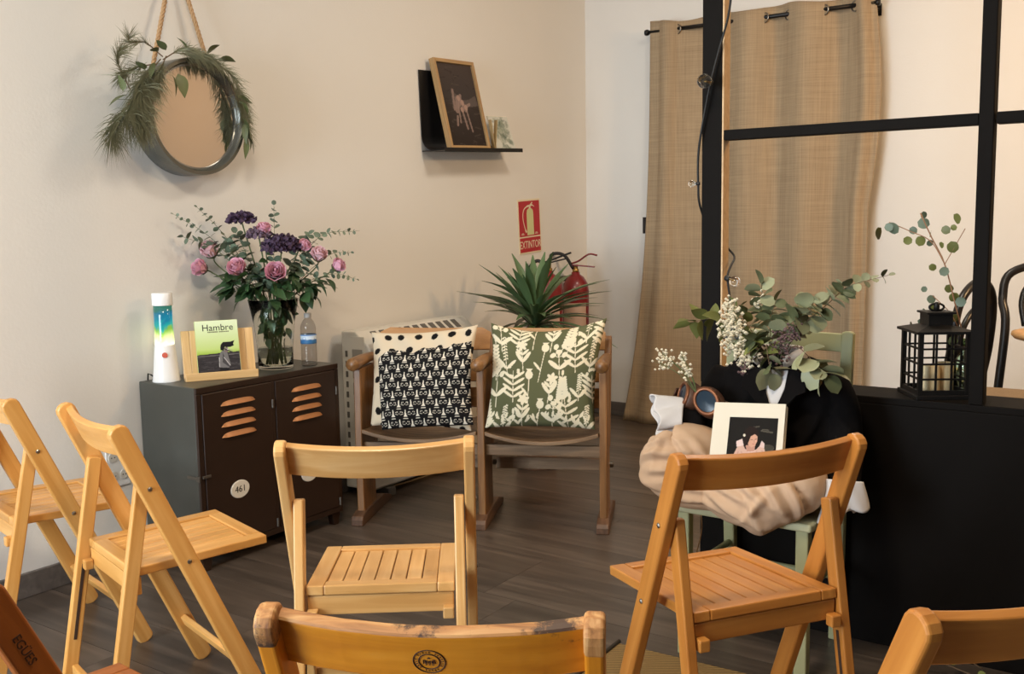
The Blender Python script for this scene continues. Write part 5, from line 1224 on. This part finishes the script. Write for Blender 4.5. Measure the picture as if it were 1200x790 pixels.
def fuse(name, b, m, voxel=.010, smooth=6, folds=(), label=None, floor_z=None, amp=1.0):
    """one continuous cloth surface out of overlapping volumes, with raised folds pressed into it"""
    o = b.build(name + '_raw', m, fg); r = o.modifiers.new('r', 'REMESH'); r.mode = 'VOXEL'; r.voxel_size = voxel
    s = o.modifiers.new('s', 'SMOOTH'); s.factor = .6; s.iterations = smooth
    bpy.context.view_layer.update()
    me = bpy.data.meshes.new_from_object(o.evaluated_get(bpy.context.evaluated_depsgraph_get())); bpy.data.objects.remove(o); me.name = name
    k = len(me.vertices); co = np.empty(k * 3); me.vertices.foreach_get('co', co); co = co.reshape(-1, 3); no = np.empty(k * 3); me.vertex_normals.foreach_get('vector', no); no = no.reshape(-1, 3)
    disp = np.zeros(k)
    for p0, p1, wd, am in folds:
        p0 = np.array(F(*p0)); p1 = np.array(F(*p1)); d = p1 - p0; t = np.clip((co - p0) @ d / (d @ d), 0, 1); q = co - p0 - t[:, None] * d
        side = np.cross(d / np.linalg.norm(d), no); x = (q * side).sum(1) / wd; dist = np.linalg.norm(q, axis=1)
        disp += am * amp * np.exp(-x * x) * (1 - 1.7 * np.exp(-((x - 1.3) ** 2) * 2.2)) * np.exp(-(dist / .055) ** 4) * np.sin(np.pi * np.clip(t * .9 + .05, 0, 1)) ** .6
    co = co + no * disp[:, None]
    if floor_z is not None:
        lim = np.array(F(0, -2.982, floor_z)); msk = (co[:, 1] > lim[1]); co[msk, 2] = np.maximum(co[msk, 2], lim[2])
    me.vertices.foreach_set('co', co.ravel()); me.polygons.foreach_set('use_smooth', [True] * len(me.polygons)); me.materials.clear(); me.materials.append(m); me.update()
    o = link(name, me, fg, label=label); o.modifiers.new('s', 'SUBSURF').levels = 0; o.modifiers['s'].render_levels = 1
    return o


def loft(b, rings, n=28):
    """rings: (cx, cy, z, rx, ry)"""
    vs = []; fs = []
    for cx_, cy_, z, rx, ry in rings:
        for j in range(n):
            a = 2 * PI * j / n; c, s = math.cos(a), math.sin(a); k = 2.6
            vs.append(F(cx_ + rx * math.copysign(abs(c) ** (2 / k), c), cy_ + ry * math.copysign(abs(s) ** (2 / k), s), z))
    for i in range(len(rings) - 1):
        for j in range(n): fs.append((i * n + j, i * n + (j + 1) % n, (i + 1) * n + (j + 1) % n, (i + 1) * n + j))
    fs += [tuple(range(n))[::-1], tuple((len(rings) - 1) * n + j for j in range(n))]; b.add(vs, fs)


b = MB(); cxx = 2.235
loft(b, [(cxx, -2.745, .47, .150, .100), (cxx, -2.745, .56, .152, .100), (cxx, -2.74, .66, .158, .098), (cxx, -2.735, .75, .165, .090), (cxx - .002, -2.73, .80, .158, .078), (cxx - .004, -2.725, .828, .125, .062), (cxx - .008, -2.72, .845, .070, .048)])
b.tube(spline([F(2.372, -2.725, .780), F(2.412, -2.735, .70), F(2.436, -2.775, .60), F(2.452, -2.84, .535), F(2.458, -2.872, .520)], 16), [.048, .050, .050, .050, .049, .048, .047, .046, .046, .045, .044, .043, .043, .042, .042, .041, .040], 16)
b.tube(spline([F(2.085, -2.725, .785), F(2.050, -2.745, .71), F(2.035, -2.80, .635), F(2.045, -2.87, .635), F(2.000, -2.905, .665)], 16), [.052, .056, .058, .058, .057, .056, .055, .053, .052, .051, .050, .049, .048, .047, .046, .045, .043], 16)
fuse('jacket', b, M['suit'], .009, 5, [((2.40, -2.79, .70), (2.47, -2.83, .66), .016, .010), ((2.41, -2.83, .60), (2.47, -2.86, .64), .014, .012), ((2.42, -2.86, .56), (2.48, -2.83, .60), .014, .010), ((2.01, -2.83, .66), (2.06, -2.80, .72), .014, .010), ((2.03, -2.90, .62), (2.06, -2.86, .70), .014, .012),
     ((2.18, -2.85, .62), (2.30, -2.85, .70), .02, .008), ((2.30, -2.84, .58), (2.38, -2.83, .68), .02, .010), ((2.12, -2.84, .58), (2.16, -2.84, .72), .018, .008)])
# shirt front, lapels, collar
b = MB(); b.prism([(-.036, .0), (.036, .0), (.030, -.045), (.004, -.128), (-.002, -.128), (-.026, -.05)], .010); b.build('shirt_front', M['shirt'], fg, bevel=.003, matrix=frame(F(2.262, -2.838, .818), (1, .05, 0), (0, -.96, .28)), label='white shirt showing in the jacket opening')
for s, pts in ((-1, [(-.030, .012), (-.085, .0), (-.092, -.05), (-.070, -.062), (-.002, -.145), (.004, -.135), (-.026, -.05)]), (1, [(.034, .010), (.080, .0), (.090, -.05), (.066, -.062), (.006, -.145), (.002, -.130), (.030, -.05)])):
    b = MB(); b.prism(pts, .007); b.build('lapel', M['suit'], fg, bevel=.002, matrix=frame(F(2.264, -2.846, .815), (1, .05 - s * .10, 0), (-.10 * s, -.95, .30)))
b = MB(); n_ = 28
cpts = []
for i in range(n_ + 1):
    a = -PI / 2 - 2.7 + 5.4 * i / n_ + PI; r1 = .050
    cpts.append(a)
vs, fs = [], []
for i, a in enumerate(cpts):
    for k, (rr_, zz) in enumerate(((.054, .812), (.052, .862), (.058, .868), (.070, .838))):
        dip = .030 * max(0, math.cos(a + PI / 2)) ** 3
        vs.append(F(2.232 + rr_ * 1.15 * math.cos(a), -2.735 + rr_ * math.sin(a), zz - dip))
for i in range(n_):
    for k in range(3): fs.append((i * 4 + k, (i + 1) * 4 + k, (i + 1) * 4 + k + 1, i * 4 + k + 1))
b.add(vs, fs); co = b.build('shirt_collar', M['shirt'], fg, smooth=True); sd = co.modifiers.new('s', 'SOLIDIFY'); sd.thickness = .003
for nm, c_, ax, L, r in (('right', F(2.462, -2.882, .535), (.05, -.25, -1), .090, .044), ('left', F(2.010, -2.912, .678), (-1, -.35, -.02), .080, .044)):
    ax = Vector(ax).normalized(); u_ = ax.orthogonal().normalized(); v_ = ax.cross(u_); rr_ = random.Random(nm); ph = [rr_.uniform(0, 6) for _ in range(4)]
    def cuff(u, v):
        a = 2 * PI * u; t = v; rad = r * (1.0 + .22 * t) * (1 + .10 * math.sin(3 * a + ph[0]) + .16 * t * math.sin(4 * a + ph[1] + 2 * t) + .05 * math.sin(7 * a + ph[2] + 5 * t)); ln = L * t * (1 + .22 * math.sin(a + ph[3]) + .08 * math.sin(5 * a))
        return c_ + ax * (ln - .012) + (u_ * math.cos(a) * 1.12 + v_ * math.sin(a) * .80) * rad
    b = MB(); b.grid(cuff, 64, 14); o = b.build('shirt_cuff', M['shirt'], fg, smooth=True, label='crumpled white shirt cuff'); sd = o.modifiers.new('s', 'SOLIDIFY'); sd.thickness = .004
# trousers: the far knee raised at the left, the other leg folded across the seat front
b = MB()
b.tube(spline([F(2.20, -2.77, .50), F(2.12, -2.86, .535), F(2.055, -2.93, .580), F(2.018, -2.955, .580)], 14), [.085, .086, .087, .088, .088, .088, .087, .087, .086, .085, .084, .083, .082, .080, .075], 20)
b.tube(spline([F(2.018, -2.955, .588), F(2.005, -2.985, .538), F(2.045, -2.99, .500), F(2.12, -2.97, .490), F(2.20, -2.93, .485)], 14), [.076, .077, .075, .072, .068, .064, .060, .058, .056, .055, .054, .054, .054, .054, .052], 18)
b.tube(spline([F(2.28, -2.77, .51), F(2.325, -2.86, .525), F(2.345, -2.925, .53), F(2.335, -2.96, .515)], 12), [.086] * 10 + [.082, .078, .07], 18)
b.tube(spline([F(2.345, -2.945, .525), F(2.29, -2.975, .495), F(2.21, -2.985, .485), F(2.14, -2.975, .492)], 14), [.076, .078, .080, .080, .080, .080, .078, .076, .073, .070, .066, .062, .058, .052, .045], 18)
b.tube([F(2.28, -2.985, .49), F(2.275, -2.995, .43), F(2.27, -2.990, .405)], [.07, .052, .022], 16)
loft(b, [(2.235, -2.79, .450, .15, .11), (2.235, -2.79, .50, .15, .11), (2.235, -2.775, .545, .14, .095)])
TF = [((1.95, -3.02, .60), (2.03, -3.03, .635), .013, .015), ((1.94, -3.02, .57), (2.06, -3.03, .60), .014, .016), ((1.98, -3.04, .545), (2.08, -3.03, .555), .013, .014), ((2.02, -3.00, .64), (2.10, -2.98, .56), .014, .015), ((2.06, -2.98, .63), (2.14, -2.97, .55), .014, .014), ((1.93, -2.98, .64), (1.98, -2.96, .67), .012, .012), ((1.93, -3.0, .53), (2.02, -3.05, .50), .014, .014),
      ((2.00, -3.04, .58), (2.01, -3.03, .64), .011, .013), ((2.03, -3.03, .52), (2.14, -3.03, .50), .012, .012), ((2.05, -3.03, .48), (2.18, -3.03, .47), .012, .012), ((2.14, -3.05, .545), (2.26, -3.06, .50), .014, .014), ((2.16, -3.06, .50), (2.28, -3.05, .44), .014, .013), ((2.24, -3.06, .55), (2.32, -3.06, .50), .013, .016), ((2.30, -3.05, .57), (2.36, -3.03, .47), .014, .016), ((2.36, -3.03, .56), (2.40, -3.0, .46), .014, .014), ((2.27, -3.06, .53), (2.30, -3.06, .42), .013, .013), ((2.31, -3.05, .52), (2.27, -3.05, .47), .010, .015)]
tr = fuse('trousers', b, M['chino'], .008, 3, TF, 'beige cotton trousers folded cross-legged', .4425, 1.15)
# sharp folds as real raised creases of cloth
# ------------------------------------------------------------------ framed portrait on the lap
M['mount'] = mat('cream_mount', srgb(222, 213, 194), .6)
pA, pB = Vector((2.205, -3.035, .545)), Vector((2.262, -2.915, .728))
pX = Vector((.985, .17, .035)).normalized(); pu = (pB - pA).normalized(); pN = pX.cross(pu)
pf_ = thing('portrait_box', 'cream boxed portrait of a seated dark-haired girl propped on the lap of the dressed figure', 'picture'); pf_.matrix_basis = frame(pA.lerp(pB, .5), pX, pN)
PW_, PH_ = .190, .226
MB().box((0, 0, 0), (PW_, PH_, .012)).build('front_mount', M['mount'], pf_, bevel=.0015)
MB().box((.004, .0, -.013), (PW_ - .004, PH_ - .004, .012)).build('back_mount', M['mount'], pf_, bevel=.0015)
cv = Canvas(112, 118, (24, 21, 18)); 
cv.ell(.80, .38, .16, .09, (84, 78, 66), .2, .8); cv.ell(.82, .40, .13, .06, (58, 54, 46), .2, .8); cv.line(.45, .83, .62, .86, .03, (92, 86, 74), .7); cv.line(.68, .77, .90, .74, .035, (98, 92, 80), .7); cv.line(.70, .80, .82, .79, .02, (120, 114, 100), .5)
cv.poly([(.30, .30), (.30, .62), (.34, .78), (.44, .86), (.54, .85), (.62, .76), (.64, .58), (.60, .40), (.44, .34)], (34, 22, 18))
cv.poly([(.14, .0), (.16, .26), (.22, .42), (.32, .46), (.38, .36), (.60, .36), (.68, .46), (.76, .40), (.82, .22), (.88, .0)], (204, 168, 152))
cv.poly([(.20, .40), (.18, .52), (.30, .58), (.34, .44)], (222, 198, 192)); cv.poly([(.66, .42), (.70, .56), (.76, .50), (.76, .40)], (214, 188, 182))
cv.poly([(.10, .0), (.20, .10), (.55, .16), (.84, .08), (.9, .0)], (226, 206, 198)); cv.poly([(.38, .44), (.42, .30), (.56, .30), (.58, .46)], (186, 140, 122))
cv.poly([(.42, .50), (.44, .44), (.50, .40), (.57, .44), (.61, .54), (.61, .64), (.54, .70), (.46, .66)], (206, 158, 134)); cv.poly([(.38, .46), (.40, .74), (.50, .80), (.60, .74), (.56, .70), (.47, .64), (.43, .5)], (34, 22, 18))
cv.line(.47, .57, .51, .565, .010, (70, 40, 34)); cv.line(.555, .575, .595, .585, .010, (70, 40, 34)); cv.line(.545, .56, .555, .51, .010, (180, 128, 108)); cv.line(.515, .475, .56, .478, .013, (166, 74, 72)); cv.ell(.58, .54, .02, .025, (222, 176, 152), 0, .6)
cv.ell(.335, .66, .026, .032, (220, 210, 190), .2)
for x0, y0_, x1, y1_ in ((.30, .30, .40, .10), (.50, .28, .48, .12), (.62, .32, .60, .14), (.24, .30, .20, .12), (.72, .34, .76, .14)): cv.line(x0, y0_, x1, y1_, .022, (170, 128, 118), .5)
cv.line(.44, .30, .56, .31, .02, (222, 196, 186), .7)
print_panel('portrait_print', cv, .128, M['print'], pf_, Matrix.Translation((.014, .004, .0064)))

# ------------------------------------------------------------------ goggles on the sleeve
M['leather'] = mat('brown_leather', srgb(76, 48, 34), .55, noise=.2, nscale=60, bump=.2, bscale=120); M['lens'] = mat('tinted_lens', srgb(18, 38, 54), .22, spec=.3); M['copper'] = mat('aged_copper', srgb(128, 82, 56), .4, .6)
gg = thing('aviator_goggles', 'old brown leather aviator goggles with dark blue lenses resting on the sleeve of the figure', 'goggles'); gg.matrix_basis = frame((2.074, -2.900, .722), (.93, -.10, -.16), (.33, -.90, .22))
for nm, dx, rot_, dz in (('a', .012, 0, 0), ('b', -.070, -.75, -.018)):
    Rg = Matrix.Translation((dx, 0.004, dz)) @ Matrix.Rotation(rot_, 4, 'Y') @ Matrix.Rotation(-.5, 4, 'Z') @ Matrix.Diagonal((1.25, 1.0, 1, 1))
    cup = MB().lathe([(.038, -.032), (.041, -.020), (.0385, .0), (.035, .004)], 30, cap=False).build('eye_cup', M['leather'], gg, smooth=True, matrix=Rg)
    MB().lathe([(.034, .0), (.037, .002), (.036, .008), (.029, .010), (.027, .006), (.028, .0)], 30, cap=False).build('lens_rim', M['copper'], cup, smooth=True)
    MB().lathe([(.0285, .0045), (.018, .0068), (0, .0078)], 30, cap=False).build('lens', M['lens'], cup, smooth=True)
MB().box((-.030, .004, -.010), (.024, .016, .010)).build('nose_bridge', M['leather'], gg, bevel=.004)
b = MB(); st_ = spline([(.052, 0, -.015), (.070, .002, -.045), (.03, .012, -.080), (-.05, .015, -.085), (-.105, .010, -.06), (-.110, .004, -.030)], 26)
vs, fs = [], []
for i, p in enumerate(st_): vs += [p + Vector((0, -.012, 0)), p + Vector((0, .012, 0))]
b.add(vs, [(2 * i, 2 * i + 1, 2 * i + 3, 2 * i + 2) for i in range(26)]); so = b.build('strap', M['leather'], gg, smooth=True); sd = so.modifiers.new('s', 'SOLIDIFY'); sd.thickness = .003

M['pale_olive'] = leaf_mat('pale_olive_leaf', srgb(150, 152, 118)); M['deep_olive'] = leaf_mat('deep_olive_leaf', srgb(92, 98, 66))
EP = [leaf_mesh('leaf', 'round', M['pale_olive'], .1, .2), leaf_mesh('leaf', 'round', M['pale_olive'], .4, .15), leaf_mesh('leaf', 'round', M['deep_olive'], .3, .15)]
# ------------------------------------------------------------------ bouquet in the collar, baby's breath
M['gyp'] = mat('white_floret', srgb(226, 216, 190), .8); M['dried'] = mat('dried_mauve', srgb(112, 88, 88), .8, noise=.25, nscale=60)
NB = Vector((2.225, -2.74, .80))


def breath(name, label, foot, puffs, n, sz, m=None):
    root = thing(name, label, 'flower', tuple(foot), group="baby's breath sprigs on the dressed figure"); b = MB(); st = MB(); foot = Vector(foot)
    for c, r in puffs:
        c = Vector(c) - foot; st.tube(spline([(0, 0, 0), c * .5 + Vector((.004, 0, .01)), c], 8), .0010, 4)
        for i in range(n):
            q = c + Vector((random.gauss(0, r * .5), random.gauss(0, r * .4), random.gauss(0, r * .6)))
            s_ = sz * random.uniform(.7, 1.2)
            b.add([q + Vector(v) * s_ for v in ((1, 0, 0), (-1, 0, 0), (0, 1, 0), (0, -1, 0), (0, 0, 1), (0, 0, -1))], [(0, 2, 4), (2, 1, 4), (1, 3, 4), (3, 0, 4), (2, 0, 5), (1, 2, 5), (3, 1, 5), (0, 3, 5)])
            if i % 3 == 0: st.tube([c, q], .0005, 3)
    b.build('florets', m or M['gyp'], root, stuff=True); st.build('stem', M['stem'], root, stuff=True); return root


breath('babys_breath', "big mass of white baby's breath at the left front of the neck bouquet", NB + Vector((-.02, -.03, .01)), [((2.125, -2.83, .955), .030), ((2.120, -2.835, .915), .034), ((2.140, -2.845, .885), .038), ((2.165, -2.85, .865), .034), ((2.155, -2.845, .925), .03), ((2.125, -2.83, .985), .022), ((2.185, -2.85, .842), .028)], 52, .0056)
breath('babys_breath', "small tuft of white baby's breath standing above the neck bouquet", NB + Vector((0, -.01, .02)), [((2.190, -2.76, 1.008), .014), ((2.178, -2.77, .990), .014)], 22, .0045)
breath('babys_breath', "small white baby's breath sprig sticking up from the aviator goggles", (2.055, -2.90, .745), [((1.975, -2.90, .835), .018), ((1.950, -2.90, .850), .016), ((1.945, -2.90, .822), .016), ((2.01, -2.90, .845), .014), ((2.015, -2.90, .818), .018), ((2.03, -2.90, .80), .014)], 22, .0046)
breath('dried_flower', 'dull mauve dried flower tuft low at the left of the neck bouquet', NB + Vector((-.03, -.04, .0)), [((2.178, -2.855, .812), .016)], 50, .005, M['dried'])
breath('dried_flower', 'dull mauve dried flower mass in the middle of the neck bouquet', NB + Vector((.01, -.03, .0)), [((2.275, -2.81, .90), .030), ((2.26, -2.82, .87), .03), ((2.30, -2.80, .92), .02)], 60, .0045, M['dried'])
gN = 'leafy sprigs in the neck bouquet'
for lb, pts, ms, n, sz, st_ in (
        ('long eucalyptus sprig reaching far to the right over the chair back', [NB, (2.30, -2.78, .92), (2.38, -2.77, 1.00), (2.43, -2.76, 1.045), (2.525, -2.74, 1.075)], EP, 13, (.052, .020), .30),
        ('short upright sprig ending in a pale leaf rosette at the top', [NB, (2.20, -2.76, .93), (2.186, -2.76, 1.045)], EP, 5, (.045, .048), .55),
        ('yellow-green leafy sprig pointing left across the divider post', [NB, (2.14, -2.78, .92), (2.06, -2.79, .945), (1.985, -2.79, .930)], OL, 6, (.060, .062), .45),
        ('eucalyptus sprig drooping to the right over the jacket shoulder', [NB + Vector((.02, 0, .03)), (2.31, -2.83, .885), (2.37, -2.85, .845), (2.405, -2.86, .815)], EP, 5, (.055, .058), .45),
        ('eucalyptus sprig bent down over the shirt collar', [NB, (2.235, -2.84, .885), (2.25, -2.865, .842), (2.262, -2.87, .812)], EP, 3, (.044, .050), .55),
        ('thick eucalyptus sprig leaning right in the bouquet', [NB, (2.26, -2.79, .91), (2.31, -2.79, .965), (2.345, -2.79, 1.00)], EP, 8, (.055, .048), .35),
        ('green eucalyptus sprig upright in the middle of the bouquet', [NB, (2.22, -2.78, .92), (2.235, -2.78, 1.00)], EP, 7, (.050, .040), .35),
        ('olive leafy sprig at the left behind the white florets', [NB, (2.16, -2.76, .91), (2.115, -2.76, .98)], OL + EP[2:], 7, (.050, .038), .35),
        ('low green sprig filling the front of the neck bouquet', [NB, (2.215, -2.83, .875), (2.205, -2.86, .90)], OL + EP[2:], 8, (.050, .040), .3)):
    sprig('bouquet_sprig', lb, 'sprig', [tuple(p) for p in pts], ms, M['stem_brown'], n, sz, st_, group=gN)

# ------------------------------------------------------------------ straw rug and the twig on the floor
m, nt, bs = new_mat('straw'); M['straw'] = m; tc = nd(nt, 'ShaderNodeTexCoord'); mp = nd(nt, 'ShaderNodeMapping'); mp.inputs['Rotation'].default_value = (0, 0, 1.0); nt.links.new(tc.outputs['Object'], mp.inputs[0])
wv = nd(nt, 'ShaderNodeTexWave'); wv.inputs['Scale'].default_value = 30; wv.inputs['Distortion'].default_value = .6; wv.inputs['Detail Scale'].default_value = 6; nt.links.new(mp.outputs[0], wv.inputs[0])
cr = nd(nt, 'ShaderNodeValToRGB'); cr.color_ramp.elements[0].color = srgb(104, 80, 44); cr.color_ramp.elements[1].color = srgb(160, 128, 76); nt.links.new(wv.outputs['Fac'], cr.inputs[0]); nt.links.new(cr.outputs[0], bs.inputs['Base Color']); bs.inputs['Roughness'].default_value = .85
bp = nd(nt, 'ShaderNodeBump'); bp.inputs['Strength'].default_value = .6; bp.inputs['Distance'].default_value = .003; nt.links.new(wv.outputs['Fac'], bp.inputs['Height']); nt.links.new(bp.outputs[0], bs.inputs['Normal'])
rg = thing('straw_rug', 'woven straw rug with a dark rolled edge under the orange folding chair', 'rug', (2.42, -3.53, 0), math.radians(2))
MB().box((0, 0, .002), (1.08, 1.10, .004)).build('weave', M['straw'], rg); MB().tube([(-.545, -.55, .006), (-.545, .56, .006)], .006, 8).build('edge_binding', mat('dark_binding', srgb(60, 48, 34), .8), rg, smooth=True)
tw_ = [leaf_mesh('leaf', 'round', M['olive'], .1, .15)]
fb = thing('fallen_branch', 'thin dry leafy branch lying on the floor at the foot of the divider', 'branch', (2.60, -2.74, .012)); 
MB().tube(spline([(0, 0, 0), (.06, .02, .03), (.16, .03, .01), (.28, .02, .002)], 14), .0022, 5).build('twig', M['stem_brown'], fb, smooth=True); MB().tube(spline([(.06, .02, .03), (.13, .05, .04), (.18, .06, .02)], 8), .0016, 5).build('twig', M['stem_brown'], fb, smooth=True)
for p, d, s in (((.0, 0, .0), (-.6, -.2, .8), .045), ((.02, 0, .01), (.0, -.5, .9), .05), ((.10, .03, .03), (.4, .5, .3), .03), ((.17, .03, .01), (.6, -.5, .2), .035), ((.24, .02, .004), (.7, .4, .3), .03)): put_leaf(tw_[0], fb, p, d, s, 1.2)
